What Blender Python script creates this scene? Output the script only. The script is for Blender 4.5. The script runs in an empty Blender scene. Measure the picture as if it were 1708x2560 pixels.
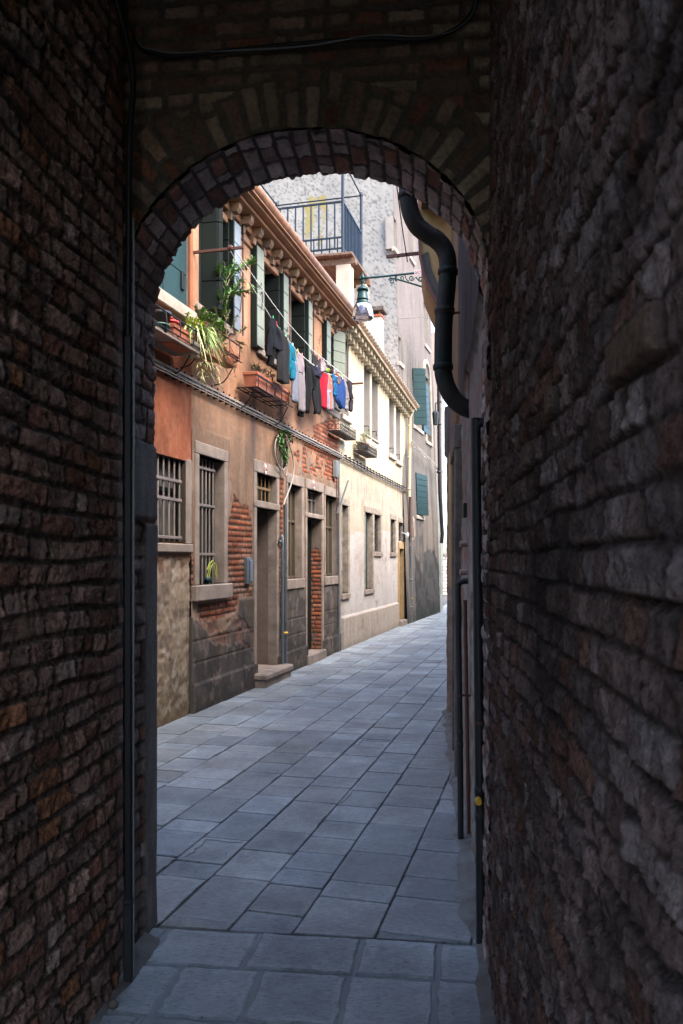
import bpy, math, random
import numpy as np
from mathutils import Matrix, Vector
R = math.radians
sc = bpy.context.scene
# ------------------------------------------------------------------ camera
cam = bpy.data.cameras.new("camera")
cam.sensor_fit = 'VERTICAL'; cam.sensor_height = 36.0; cam.sensor_width = 24.0
cam.lens = 28.125; cam.shift_y = 120/2560; cam.clip_start = 0.05; cam.clip_end = 400
cam.dof.use_dof = True; cam.dof.focus_distance = 8.0; cam.dof.aperture_fstop = 12.0
camo = bpy.data.objects.new("camera", cam); sc.collection.objects.link(camo)
camo.location = (0, 0, 1.6); camo.rotation_euler = (R(90), 0, 0); sc.camera = camo
# ------------------------------------------------------------------ world, sun
SUN_EL, SUN_AZ = 52, 128           # azimuth of the sun measured clockwise from +Y
w = bpy.data.worlds.new("World"); sc.world = w; w.use_nodes = True
nt = w.node_tree; bg = nt.nodes['Background']
sky = nt.nodes.new('ShaderNodeTexSky'); sky.sky_type = 'NISHITA'; sky.sun_disc = False
sky.sun_elevation = R(SUN_EL); sky.sun_rotation = R(SUN_AZ); sky.air_density = 1.0; sky.dust_density = 3.2; sky.ozone_density = 1.3
nt.links.new(sky.outputs[0], bg.inputs[0]); bg.inputs[1].default_value = 0.15
sun = bpy.data.lights.new("sun", 'SUN'); sun.energy = 0.5; sun.angle = R(40); sun.color = (1.0, 0.91, 0.78)
suno = bpy.data.objects.new("sun", sun); sc.collection.objects.link(suno)
sd = Vector((math.sin(R(SUN_AZ))*math.cos(R(SUN_EL)), math.cos(R(SUN_AZ))*math.cos(R(SUN_EL)), math.sin(R(SUN_EL))))
suno.rotation_euler = sd.to_track_quat('Z', 'Y').to_euler(); suno.location = (6, -4, 25)
sc.view_settings.view_transform = 'Standard'; sc.view_settings.look = 'None'
sc.view_settings.exposure = 3.0; sc.view_settings.gamma = 1.0
sc.render.engine = 'CYCLES'
sc.cycles.use_denoising = True
sc.cycles.max_bounces = 10; sc.cycles.diffuse_bounces = 8; sc.cycles.glossy_bounces = 3
sc.cycles.sample_clamp_indirect = 8.0
# ------------------------------------------------------------------ frames (local x along the wall, local y to the left of it, z up)
F = 2000.0
def frame(ox, oy, k, kk=None):
    d = Vector((k, 1, 0)).normalized()
    m = Matrix.Identity(4)
    m.col[0] = (d.x, d.y, 0, 0); m.col[1] = (-d.y, d.x, 0, 0); m.col[2] = (0, 0, 1, 0); m.col[3] = (ox, oy, 0, 1)
    return m
KF = 0.2605
FA = frame(-3.7275, 0, KF)            # facade row of red and orange houses
KY = 0.27; YX = -3.7275 + KF*14.35
FY = frame(YX - KY*14.35, 0, KY)     # yellow house
KG = 0.305
FG = frame(1.99 - KG*21.05, 0, KG)   # grey tall house
TR = frame(0.237, 0, 0.11)           # right wall line of passage and neighbour (local y points into the street)
TL = frame(-1.183, 0, 0.11)          # left wall line of the passage
def on(M, x, y, dep=0.0):
    """point of the wall plane of frame M (pushed dep along local y) seen at photo pixel x,y -> local (s, z)"""
    k = M.col[0].x/M.col[0].y
    o = M.col[3].to_3d() + M.col[1].to_3d()*dep
    ox = o.x - k*o.y
    a = (x-854)/F
    Y = ox/(a-k)
    return (Y-o.y)/M.col[0].y, 1.6-(y-1400)/F*Y
ID = Matrix.Identity(4)
# ------------------------------------------------------------------ numpy noise
_rng = np.random.RandomState(7)
_T = _rng.rand(256, 256)
def vn(x, y, s=0):
    x = np.asarray(x, float) + 17.3*s; y = np.asarray(y, float) + 9.1*s
    xi = np.floor(x).astype(int); yi = np.floor(y).astype(int)
    fx = x-xi; fy = y-yi
    fx = fx*fx*(3-2*fx); fy = fy*fy*(3-2*fy)
    a = _T[xi & 255, yi & 255]; b = _T[(xi+1) & 255, yi & 255]
    c = _T[xi & 255, (yi+1) & 255]; d = _T[(xi+1) & 255, (yi+1) & 255]
    return (a*(1-fx)+b*fx)*(1-fy)+(c*(1-fx)+d*fx)*fy
def fbm(x, y, o=4, s=0):
    t = 0; a = 0.5; n = 0
    for i in range(o):
        t = t+a*vn(x*2**i, y*2**i, s+i*3); n += a; a *= 0.5
    return t/n
def sstep(a, b, x):
    t = np.clip((x-a)/(b-a), 0, 1); return t*t*(3-2*t)
def mixc(c0, c1, t):
    t = np.asarray(t)[..., None]; return np.asarray(c0)*(1-t)+np.asarray(c1)*t
def bricks(a, b, course=.066, lo=.10, hi=.26, seed=1, warp=.012, rnd=.012, gap=.006):
    """returns t (0 in joint, 1 on brick face), brick id 0..1 arrays r1,r2,r3"""
    a = a+warp*(fbm(a*4, b*4, 3, seed)-.5)*2; b = b+warp*(fbm(a*2.2, b*5, 3, seed+5)-.5)*2
    row = np.floor(b/course).astype(int); fy = b-row*course
    dy = np.minimum(fy, course-fy)
    idx = np.zeros(a.shape, int); dx = np.zeros(a.shape)
    rs = np.random.RandomState(seed)
    for r in range(row.min(), row.max()+1):
        L = a.max()-a.min()+1
        wd = rs.uniform(lo, hi, int(L/lo)+4); wd = np.where(rs.rand(len(wd)) < .3, wd*.55, wd)
        e = np.cumsum(wd)+a.min()-.5
        m = row == r
        if not m.any(): continue
        aa = a[m]; j = np.searchsorted(e, aa)
        j = np.clip(j, 1, len(e)-1)
        dx[m] = np.minimum(aa-e[j-1], e[j]-aa); idx[m] = (row[m]-row.min())*97+j
    tb = np.random.RandomState(seed+9).rand(3, 8192)
    idx &= 8191
    gp = gap*(.6+.8*vn(a*9, b*9, seed))
    qx = np.clip(rnd-(dx-gp), 0, None); qy = np.clip(rnd-(dy-gp), 0, None)
    d = rnd-np.sqrt(qx*qx+qy*qy)
    t = np.clip(d/rnd, 0, 1)
    return t, tb[0][idx], tb[1][idx], tb[2][idx]
# ------------------------------------------------------------------ materials
MATS = {}
def mat(name, col, rough=.8, metal=0, bump=0, bscale=30, var=.25, vscale=3, col2=None, attr=False, trans=0, spec=.4, streak=None, ior=1.45, big=0.0, pit=0):
    if name in MATS: return MATS[name]
    m = bpy.data.materials.new(name); m.use_nodes = True; MATS[name] = m
    t = m.node_tree; N = t.nodes; L = t.links; p = N['Principled BSDF']
    p.inputs['Roughness'].default_value = rough; p.inputs['Metallic'].default_value = metal
    p.inputs['Specular IOR Level'].default_value = spec; p.inputs['IOR'].default_value = ior
    if trans: p.inputs['Transmission Weight'].default_value = trans
    tc = N.new('ShaderNodeTexCoord')
    def noise(sc_, det=5, ro=.6, vec=None):
        n = N.new('ShaderNodeTexNoise'); n.inputs['Scale'].default_value = sc_; n.inputs['Detail'].default_value = det
        n.inputs['Roughness'].default_value = ro; L.new(vec or tc.outputs['Object'], n.inputs['Vector']); return n
    c2 = col2 if col2 is not None else tuple(c*(1-var) for c in col)
    mp = N.new('ShaderNodeMapping'); L.new(tc.outputs['Object'], mp.inputs[0])
    if streak: mp.inputs['Scale'].default_value = streak
    n1 = noise(vscale, 6, .65, mp.outputs[0])
    ra = N.new('ShaderNodeMapRange'); ra.inputs[1].default_value = .35; ra.inputs[2].default_value = .65
    L.new(n1.outputs[0], ra.inputs[0])
    if attr:
        at = N.new('ShaderNodeAttribute'); at.attribute_name = 'Col'
        hs = N.new('ShaderNodeMix'); hs.data_type = 'RGBA'; hs.blend_type = 'MULTIPLY'; hs.inputs[0].default_value = 1
        mr = N.new('ShaderNodeMapRange'); mr.inputs[1].default_value = .3; mr.inputs[2].default_value = .7; mr.inputs[3].default_value = 1-var; mr.inputs[4].default_value = 1+var
        n2 = noise(vscale, 8, .75, mp.outputs[0]); L.new(n2.outputs[0], mr.inputs[0])
        nl = noise(1.7, 7, .7); ml = N.new('ShaderNodeMapRange'); ml.inputs[1].default_value = .32; ml.inputs[2].default_value = .68; ml.inputs[3].default_value = 1-big; ml.inputs[4].default_value = 1+big*.6
        L.new(nl.outputs[0], ml.inputs[0]); mm = N.new('ShaderNodeMath'); mm.operation = 'MULTIPLY'; L.new(mr.outputs[0], mm.inputs[0]); L.new(ml.outputs[0], mm.inputs[1])
        if pit:
            np_ = noise(pit, 3, .6, mp.outputs[0]); mp_ = N.new('ShaderNodeMapRange'); mp_.inputs[1].default_value = .60; mp_.inputs[2].default_value = .68; mp_.inputs[3].default_value = 1; mp_.inputs[4].default_value = .45
            L.new(np_.outputs[0], mp_.inputs[0]); m3 = N.new('ShaderNodeMath'); m3.operation = 'MULTIPLY'; L.new(mm.outputs[0], m3.inputs[0]); L.new(mp_.outputs[0], m3.inputs[1]); mm = m3
        L.new(at.outputs['Color'], hs.inputs[6]); L.new(mm.outputs[0], hs.inputs[7]); L.new(hs.outputs[2], p.inputs['Base Color'])
    else:
        mx = N.new('ShaderNodeMix'); mx.data_type = 'RGBA'
        mx.inputs[6].default_value = (*col, 1); mx.inputs[7].default_value = (*c2, 1)
        L.new(ra.outputs[0], mx.inputs[0]); L.new(mx.outputs[2], p.inputs['Base Color'])
    if bump:
        nb = noise(bscale, 6, .7, mp.outputs[0] if (streak and attr) else None); b = N.new('ShaderNodeBump'); b.inputs['Strength'].default_value = min(1, bump)
        b.inputs['Distance'].default_value = .01*max(1, bump)
        L.new(nb.outputs[0], b.inputs['Height']); L.new(b.outputs[0], p.inputs['Normal'])
    return m
# ------------------------------------------------------------------ object helpers
FRM = {}
def tagp(o, label, cat=None, group=None, kind=None):
    if label: o['label'] = label
    if cat: o['category'] = cat
    if group: o['group'] = group
    if kind: o['kind'] = kind
    return o
def thing(name, label, cat, M=ID, base=(0, 0, 0), group=None, kind=None):
    o = bpy.data.objects.new(name, None); o.empty_display_size = .2
    sc.collection.objects.link(o)
    o.matrix_world = M @ Matrix.Translation(base)
    FRM[o.name] = Vector(base)
    return tagp(o, label, cat, group, kind)
class MB:
    def __init__(s): s.v = []; s.f = []; s.c = []; s.sm = []
    def poly(s, pts, faces, smooth=False, col=None):
        b = len(s.v); s.v += [tuple(p) for p in pts]
        for f in faces:
            s.f.append([b+i for i in f]); s.sm.append(smooth); s.c.append(col)
        return s
    def box(s, x0, x1, y0, y1, z0, z1, M=None, col=None):
        p = [(x, y, z) for z in (z0, z1) for y in (y0, y1) for x in (x0, x1)]
        if M is not None: p = [tuple(M @ Vector(q)) for q in p]
        return s.poly(p, [(0, 2, 3, 1), (4, 5, 7, 6), (0, 1, 5, 4), (2, 6, 7, 3), (0, 4, 6, 2), (1, 3, 7, 5)], False, col)
    def bbox(s, x0, x1, y0, y1, z0, z1, b=.006, M=None):
        """box with chamfered edges"""
        b = min(b, (x1-x0)*.3, (y1-y0)*.3, (z1-z0)*.3)
        P = []; idx = {}
        for i, (xx, sx) in enumerate(((x0, 1), (x1, -1))):
            for j, (yy, sy) in enumerate(((y0, 1), (y1, -1))):
                for k, (zz, sz) in enumerate(((z0, 1), (z1, -1))):
                    for a in range(3):
                        q = [xx+sx*b, yy+sy*b, zz+sz*b]
                        q[a] = (xx, yy, zz)[a]
                        idx[i, j, k, a] = len(P); P.append(q)
        if M is not None: P = [tuple(M @ Vector(q)) for q in P]
        fs = []
        for i in (0, 1):
            f = [idx[i, 0, 0, 0], idx[i, 1, 0, 0], idx[i, 1, 1, 0], idx[i, 0, 1, 0]]; fs.append(f if i else f[::-1])
            f = [idx[0, i, 0, 1], idx[0, i, 1, 1], idx[1, i, 1, 1], idx[1, i, 0, 1]]; fs.append(f if i else f[::-1])
            f = [idx[0, 0, i, 2], idx[1, 0, i, 2], idx[1, 1, i, 2], idx[0, 1, i, 2]]; fs.append(f if i else f[::-1])
        for i in (0, 1):
            for j in (0, 1):
                fs.append([idx[i, j, 0, 0], idx[i, j, 1, 0], idx[i, j, 1, 1], idx[i, j, 0, 1]])
                fs.append([idx[i, 0, j, 0], idx[i, 1, j, 0], idx[i, 1, j, 2], idx[i, 0, j, 2]])
                fs.append([idx[0, i, j, 1], idx[1, i, j, 1], idx[1, i, j, 2], idx[0, i, j, 2]])
                for k in (0, 1): fs.append([idx[i, j, k, a] for a in range(3)])
        return s.poly(P, fs)
    def tube(s, pts, r, n=10, cap=True, smooth=True):
        pts = [Vector(p) for p in pts]; rr = r if hasattr(r, '__len__') else [r]*len(pts)
        t0 = (pts[1]-pts[0]).normalized(); up = Vector((0, 0, 1)) if abs(t0.z) < .9 else Vector((1, 0, 0))
        u = t0.cross(up).normalized(); P = []
        for i, p in enumerate(pts):
            t = (pts[min(i+1, len(pts)-1)]-pts[max(i-1, 0)]).normalized()
            u = (u-t*u.dot(t)).normalized(); v = t.cross(u)
            for j in range(n):
                a = 2*math.pi*j/n; P.append(p+(u*math.cos(a)+v*math.sin(a))*rr[i])
        fs = [(i*n+j, i*n+(j+1) % n, (i+1)*n+(j+1) % n, (i+1)*n+j) for i in range(len(pts)-1) for j in range(n)]
        s.poly(P, fs, smooth)
        if cap:
            s.poly(P[:n], [tuple(range(n))[::-1]]); s.poly(P[-n:], [tuple(range(n))])
        return s
    def bar(s, a, b, w, h):
        """rectangular bar from a to b"""
        a = Vector(a); b = Vector(b); t = (b-a).normalized()
        up = Vector((0, 0, 1)) if abs(t.z) < .9 else Vector((0, 1, 0))
        u = t.cross(up).normalized()*w/2; v = t.cross(u).normalized()*h/2
        P = [q+i*u+j*v for q in (a, b) for i, j in ((-1, -1), (1, -1), (1, 1), (-1, 1))]
        return s.poly(P, [(3, 2, 1, 0), (4, 5, 6, 7), (0, 1, 5, 4), (1, 2, 6, 5), (2, 3, 7, 6), (3, 0, 4, 7)])
    def lathe(s, c, prof, n=24, ax=None, smooth=True, flute=0):
        c = Vector(c); P = []
        for r, z in prof:
            for j in range(n):
                a = 2*math.pi*j/n; q = r*(1+flute*(j % 2)); P.append(c+Vector((q*math.cos(a), q*math.sin(a), z)))
        m = len(prof)
        return s.poly(P, [(i*n+j, i*n+(j+1) % n, (i+1)*n+(j+1) % n, (i+1)*n+j) for i in range(m-1) for j in range(n)], smooth)
    def extr(s, prof, a, b, ax=0, smooth=False):
        """profile [(p,q)] extruded along axis ax between a and b"""
        n = len(prof); P = []
        for t in (a, b):
            for p, q in prof:
                P.append((t, p, q) if ax == 0 else ((p, t, q) if ax == 1 else (p, q, t)))
        fs = [(i, (i+1) % n, n+(i+1) % n, n+i) for i in range(n)]+[tuple(range(n))[::-1], tuple(range(n, 2*n))]
        return s.poly(P, fs, smooth)
    def leaf(s, base, d, L, W, droop=.3, n=3, col=None):
        d = Vector(d).normalized(); side = d.cross(Vector((0, 0, 1)))
        if side.length < .1: side = Vector((1, 0, 0))
        side.normalize(); P = []
        for i in range(n+1):
            t = i/n; c = Vector(base)+d*L*t+Vector((0, 0, -droop*L*t*t)); w = W*math.sin(math.pi*min(.97, .12+t*.86))/2
            up = Vector((0, 0, w*.35))
            P += [c-side*w+up, c, c+side*w+up]
        fs = []
        for i in range(n):
            q = i*3; fs += [(q, q+1, q+4, q+3), (q+1, q+2, q+5, q+4)]
        return s.poly(P, fs, True, col)
    def build(s, name, m, parent=None, M=None, label=None, base=None, smooth=None):
        me = bpy.data.meshes.new(name)
        off = Vector((0, 0, 0))
        if parent is not None: off = FRM[parent.name]
        elif base is not None: off = Vector(base)
        me.from_pydata([tuple(Vector(p)-off) for p in s.v], [], s.f)
        me.polygons.foreach_set('use_smooth', s.sm)
        if any(c is not None for c in s.c):
            ca = me.color_attributes.new('Col', 'FLOAT_COLOR', 'CORNER')
            buf = []
            for f, c in zip(s.f, s.c): buf += [*(c or (.5, .5, .5)), 1]*len(f)
            ca.data.foreach_set('color', buf)
        me.validate(); me.update()
        if m: me.materials.append(m)
        o = bpy.data.objects.new(name, me); sc.collection.objects.link(o)
        if parent is not None: o.parent = parent; FRM[o.name] = off
        else:
            o.matrix_world = (M or ID) @ Matrix.Translation(off); FRM[o.name] = off
        if label: o['label'] = label
        return o
def gridmesh(name, P, keep, col, m, parent):
    nu, nv = P.shape[:2]
    off = np.array(FRM[parent.name])
    idx = np.arange(nu*nv).reshape(nu, nv)
    q = np.stack([idx[:-1, :-1], idx[1:, :-1], idx[1:, 1:], idx[:-1, 1:]], -1).reshape(-1, 4)
    if keep is not None: q = q[keep.reshape(-1)]
    me = bpy.data.meshes.new(name)
    me.vertices.add(nu*nv); me.vertices.foreach_set('co', (P.reshape(-1, 3)-off).astype(np.float32).ravel())
    me.loops.add(len(q)*4); me.loops.foreach_set('vertex_index', q.ravel().astype(np.int32))
    me.polygons.add(len(q)); me.polygons.foreach_set('loop_start', (np.arange(len(q))*4).astype(np.int32))
    me.polygons.foreach_set('loop_total', np.full(len(q), 4, np.int32))
    me.polygons.foreach_set('use_smooth', np.ones(len(q), bool))
    ca = me.color_attributes.new('Col', 'FLOAT_COLOR', 'POINT')
    c = np.ones((nu*nv, 4), np.float32); c[:, :3] = np.clip(col.reshape(-1, 3), 0.003, .9); ca.data.foreach_set('color', c.ravel())
    me.update(calc_edges=True); me.validate()
    me.materials.append(m)
    o = bpy.data.objects.new(name, me); sc.collection.objects.link(o); o.parent = parent; FRM[o.name] = Vector(off)
    return o
def axis(a, b, res, cuts=()):
    e = sorted(set([a, b]+[c for c in cuts if a < c < b])); out = []
    for p, q in zip(e[:-1], e[1:]):
        n = max(1, int(round((q-p)/res))); out += list(np.linspace(p, q, n+1)[:-1])
    return np.array(out+[b])
# ------------------------------------------------------------------ material set
M_wall = mat('weathered_brick', (.2, .2, .2), .88, attr=True, var=.40, vscale=55, bump=1.3, bscale=110, big=.25)
M_plast = mat('painted_plaster', (.2, .2, .2), .92, attr=True, var=.20, vscale=16, bump=.6, bscale=70, big=.12, spec=.12)
M_rough = mat('eroded_brick', (.2, .2, .2), .9, attr=True, var=.50, vscale=75, bump=2.6, bscale=75, big=.28, spec=.22)
M_pave = mat('trachyte_paving', (.2, .2, .2), .62, attr=True, var=.28, vscale=26, bump=1.5, bscale=80, spec=.35, big=.38, pit=34, streak=(1, 3.2, 1))
M_stone = mat('istrian_stone', (.27, .215, .175), .8, bump=.7, bscale=40, col2=(.15, .118, .092), vscale=4)
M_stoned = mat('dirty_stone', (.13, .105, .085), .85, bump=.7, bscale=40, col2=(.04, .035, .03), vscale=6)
M_stonew = mat('pale_stone', (.36, .31, .25), .75, bump=.4, bscale=40, col2=(.22, .185, .14), vscale=5)
M_dark = mat('dark_interior', (.015, .014, .013), .9, var=.3)
M_glass = mat('dark_glass', (.03, .035, .035), .12, spec=.6, var=.5, vscale=5)
M_iron = mat('grey_iron', (.16, .14, .13), .6, .3, bump=.3, bscale=80, col2=(.25, .20, .17))
M_black = mat('black_iron', (.008, .0085, .010), .5, .3)
M_rust = mat('rusty_iron', (.10, .040, .028), .7, .2, bump=.4, bscale=90)
M_shut = mat('grey_green_shutter', (.15, .16, .115), .6, bump=.25, bscale=20, col2=(.10, .112, .082), streak=(1, 1, .1))
M_shutd = mat('dark_green_shaded', (.005, .010, .007), .7, spec=.2, bump=.15, bscale=20, col2=(.0035, .006, .005), streak=(1, 1, .1))  # dark green taken near-black: the open leaf's shade is in this colour
M_teal = mat('teal_paint', (.013, .042, .044), .6, spec=.25, bump=.5, bscale=30, col2=(.009, .026, .028), streak=(1, 1, .3))
M_lampg = mat('lamp_green_paint', (.005, .036, .031), .35, .2, spec=.5)
M_terra = mat('terracotta', (.36, .115, .055), .85, bump=.3, bscale=50, col2=(.22, .07, .04))
M_wood = mat('weathered_wood', (.17, .10, .065), .85, bump=.6, bscale=20, col2=(.07, .045, .032), streak=(1, 12, 12), vscale=2)
M_cop = mat('copper_pipe', (.020, .013, .011), .6, .35, bump=1, bscale=14, col2=(.006, .017, .014), vscale=3.4)
M_pipe = mat('dark_pipe', (.022, .024, .027), .45, .4, bump=.4, bscale=30, col2=(.012, .014, .016))
M_grpipe = mat('grey_pipe', (.15, .17, .175), .45, .4, bump=.2, bscale=30)
M_cable = mat('cable_sheath', (.40, .35, .29), .6, col2=(.26, .22, .18), vscale=9)
M_rope = mat('white_rope', (.7, .68, .64), .8)
M_gutter = mat('rusty_gutter', (.30, .15, .09), .6, .3, bump=.4, bscale=60, col2=(.14, .075, .05), vscale=7)
# ================================================================== the passage (sotoportego)
PH = 5.4           # height of the house over the passage
house = thing('passage_house', 'dark old brick house whose arched passage frames the alley', 'building', ID)
def wallcol(t, r1, r2, r3, a, b, s, pal, mort, dirt=.35, dk=np.array((1.10, .94, .84))):
    pal = np.array(pal); c = pal[(r1*len(pal)).astype(int) % len(pal)]*(.65+.7*r2)[..., None]
    n = fbm(a*14, b*14, 4, s)[..., None]; c = c*(.55+.9*n)
    e = (sstep(.45, .8, t+(fbm(a*30, b*30, 3, s+2)-.5)*.3))[..., None]
    c = np.array(mort)*(1-e)+c*e
    g = sstep(.5, .75, fbm(a*1.3, b*1.3, 4, s+7))[..., None]
    return c*(1-dirt*g)*dk
PAL_L = [(.26, .185, .165), (.27, .20, .18), (.23, .165, .145), (.25, .20, .185), (.25, .13, .075), (.24, .175, .155), (.22, .125, .10), (.28, .245, .235), (.24, .16, .135), (.26, .20, .175)]
# left side wall
BK = -0.9; va = axis(BK, 1.9, .08)[:-1].tolist()+axis(1.9, 3.1, .006).tolist(); va = np.array(va)
za = axis(-.02, 4.15, .006)
A, Z = np.meshgrid(va, za, indexing='ij')
t, r1, r2, r3 = bricks(A, Z, .080, .12, .28, 3, .024, .009, .006)
def rdg(x, y, s): return 1-np.abs(2*fbm(x, y, 4, s)-1)
chip = sstep(.52, .66, fbm(A*17, Z*17, 4, 6))
h = sstep(-.1, .9, t)*(.005+.015*r3)*(1-.6*chip)+.010*(fbm(A*11, Z*11, 5, 2)-.5)+.015*(rdg(A*26, Z*34, 4)-.8)+.011*(fbm(A*60, Z*70, 3, 8)-.5)+.03*(fbm(A*1.5, Z*1.5, 3, 9)-.5)
h -= .016*(r3 > .93)*t
fall = 1-sstep(2.96, 3.1, A)*.8
col = wallcol(t, r1, r2, r3, A, Z, 3, PAL_L, (.075, .062, .053))
P = np.stack([A, -h*fall, Z], -1)
lw = thing('x', None, None, TL); bpy.data.objects.remove(lw)   # (frames only)
def as_world(P, M):
    Mn = np.array(M); return P @ Mn[:3, :3].T + Mn[:3, 3]
o = gridmesh('side_wall', as_world(P, TL), None, col, M_rough, house); o['label'] = 'left brick side wall of the passage'
# right side wall: closer, rougher and more eroded
va = np.array(axis(BK, .45, .08)[:-1].tolist()+axis(.45, 1.6, .0045)[:-1].tolist()+axis(1.6, 3.42, .0065).tolist())
za = axis(-.02, 4.15, .0062)
A, Z = np.meshgrid(va, za, indexing='ij')
t, r1, r2, r3 = bricks(A, Z, .060, .085, .21, 21, .015, .005, .003)
chip = sstep(.5, .64, fbm(A*14, Z*12, 4, 16))
h = sstep(-.1, .7, t)*(.004+.012*r3)*(1-.6*chip)+.011*(rdg(A*120, Z*36, 17)-.8)+.009*(fbm(A*8, Z*7, 4, 12)-.5)+.015*(rdg(A*24, Z*11, 14)-.8)+.016*(rdg(A*60, Z*22, 15)-.8)+.022*(fbm(A*1.4, Z*1.4, 3, 19)-.5)
flat = (r1 > .985)
h = np.where(flat & (t > .3), .026, h)
low = 1-sstep(.15, .5, Z)*.6
h = h*(1-.35*sstep(.5, .1, Z))
col = wallcol(t, r1, r2, r3, A, Z, 23, [(.19, .155, .15), (.20, .165, .155), (.15, .12, .11), (.21, .185, .18), (.18, .11, .09), (.18, .145, .135), (.25, .23, .225)], (.07, .06, .055), .5, np.array((.98, .88, .84)))
col = np.where((flat & (t > .5))[..., None], np.array((.17, .115, .085)), col)
P = np.stack([A, h, Z], -1)
o = gridmesh('side_wall', as_world(P[::-1], TR), None, col[::-1], M_rough, house); o['label'] = 'right rough eroded side wall of the passage'
# arch wall: frame T with x across, y along the passage
TT = Matrix.Identity(4); _d = Vector((.11, 1, 0)).normalized()
TT.col[0] = (_d.y, -_d.x, 0, 0); TT.col[1] = (_d.x, _d.y, 0, 0)
U0, U1 = -1.161-.012, .2356; U0 = -1.222; UC = (U0+U1)/2; HW = (U1-U0)/2-.004; SPR = 2.66; RISE = .622; V0, V1 = 3.08, 3.45
def archpath(n=420, m=190):
    """points around the opening from left base up, over, down to right base, with arc length"""
    pts = [(UC-HW, z) for z in np.linspace(-.02, SPR, m)[:-1]]
    pts += [(UC-HW*math.cos(a), SPR+RISE*math.sin(a)) for a in np.linspace(0, math.pi, n)]
    pts += [(UC+HW, z) for z in np.linspace(SPR, -.02, m)[1:]]
    p = np.array(pts); d = np.gradient(p, axis=0); d /= np.linalg.norm(d, axis=1)[:, None]
    s = np.concatenate([[0], np.cumsum(np.linalg.norm(np.diff(p, axis=0), axis=1))])
    nrm = np.stack([d[:, 1], -d[:, 0]], -1)      # into the opening
    return p, s, nrm
ap, aps, apn = archpath()
# intrados with rough brick ends
dv = axis(V0, V1, .007)
S, D = np.meshgrid(aps, dv, indexing='ij')
t, r1, r2, r3 = bricks(D+.03, S, .071, .115, .16, 31, .018, .007, .004)
stone = ((S < 2.12)&(D > V1-.17)&((S < 1.78)|(S > 1.80)))|((S > 1.8)&(S < 2.12)&(D > V0+.02))
h = sstep(-.1, .8, t)*(.004+.013*r3)*(1-.5*sstep(.52, .66, fbm(D*16, S*16, 4, 36)))+.012*(fbm(D*10, S*10, 4, 32)-.5)+.014*(rdg(D*30, S*30, 34)-.8)
h = np.where(stone, .009+.010*(fbm(D*9, S*5, 4, 40)-.5)+.014*sstep(V1, V1-.03, D), h)
h += np.where((D > V1-.012), -.010+.012*fbm(S*30, D*0, 2, 5), 0)
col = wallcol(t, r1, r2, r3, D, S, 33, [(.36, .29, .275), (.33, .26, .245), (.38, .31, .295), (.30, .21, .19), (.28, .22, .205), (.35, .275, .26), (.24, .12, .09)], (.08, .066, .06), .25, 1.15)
col = np.where(stone[..., None], np.array((.17, .155, .14))*(.6+.8*fbm(D*20, S*6, 4, 41))[..., None], col)
P3 = np.stack([ap[:, 0][:, None]+apn[:, 0][:, None]*h, D, ap[:, 1][:, None]+apn[:, 1][:, None]*h], -1)
gridmesh('arch_soffit', as_world(P3, TT), None, col, M_wall, house)
# front face of arch wall: radial sheet from arch edge to outer rectangle
def outer(u, z):
    # push from the arch centre outwards to the rectangle
    if z <= SPR: return (U0-.1 if u < UC else U1+.1, z)
    dx = u-UC; dz = (z-SPR)*HW/RISE+1e-6
    W = (U1-U0)/2+.1; H = 4.2-SPR
    k = min(W/abs(dx) if abs(dx) > 1e-6 else 9e9, H/dz)
    return (UC+dx*k, SPR+dz*k)
op = np.array([outer(u, z) for u, z in ap])
nr = 230
tt = np.linspace(0, 1, nr)
U = ap[:, 0][:, None]*(1-tt)+op[:, 0][:, None]*tt; Zz = ap[:, 1][:, None]*(1-tt)+op[:, 1][:, None]*tt
rad = np.hypot((U-UC), (Zz-SPR)*HW/RISE)-HW; ang = np.arctan2((Zz-SPR)*HW/RISE, U-UC)
sarc = (aps[:, None]+0*U)
ring = (Zz > SPR) & (rad < .235+.03*np.sin(ang*9))
tv, a1, a2, a3 = bricks(rad+.004, sarc, .072, .21, .25, 51, .010, .014, .006)
th, b1, b2, b3 = bricks(U+3, Zz, .069, .12, .27, 52, .012, .014, .006)
pick = lambda x, y: np.where(ring, x, y)
t = pick(tv, th); r1 = pick(a1, b1); r2 = pick(a2, b2); r3 = pick(a3, b3)
h = sstep(-.1, .8, t)*(.005+.011*r3)*(1-.5*sstep(.52, .66, fbm(U*16+3, Zz*16, 4, 56)))+.012*(fbm(U*9+5, Zz*9, 4, 53)-.5)+.014*(fbm(U*40+5, Zz*40, 3, 54)-.5)
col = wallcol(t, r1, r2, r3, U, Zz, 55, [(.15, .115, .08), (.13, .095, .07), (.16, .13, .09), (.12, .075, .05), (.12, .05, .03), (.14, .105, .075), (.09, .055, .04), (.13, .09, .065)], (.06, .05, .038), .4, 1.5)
P3 = np.stack([U, V0-.004-h, Zz], -1)
gridmesh('arch_wall', as_world(P3[::-1], TT), None, col[::-1], M_wall, house)
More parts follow.
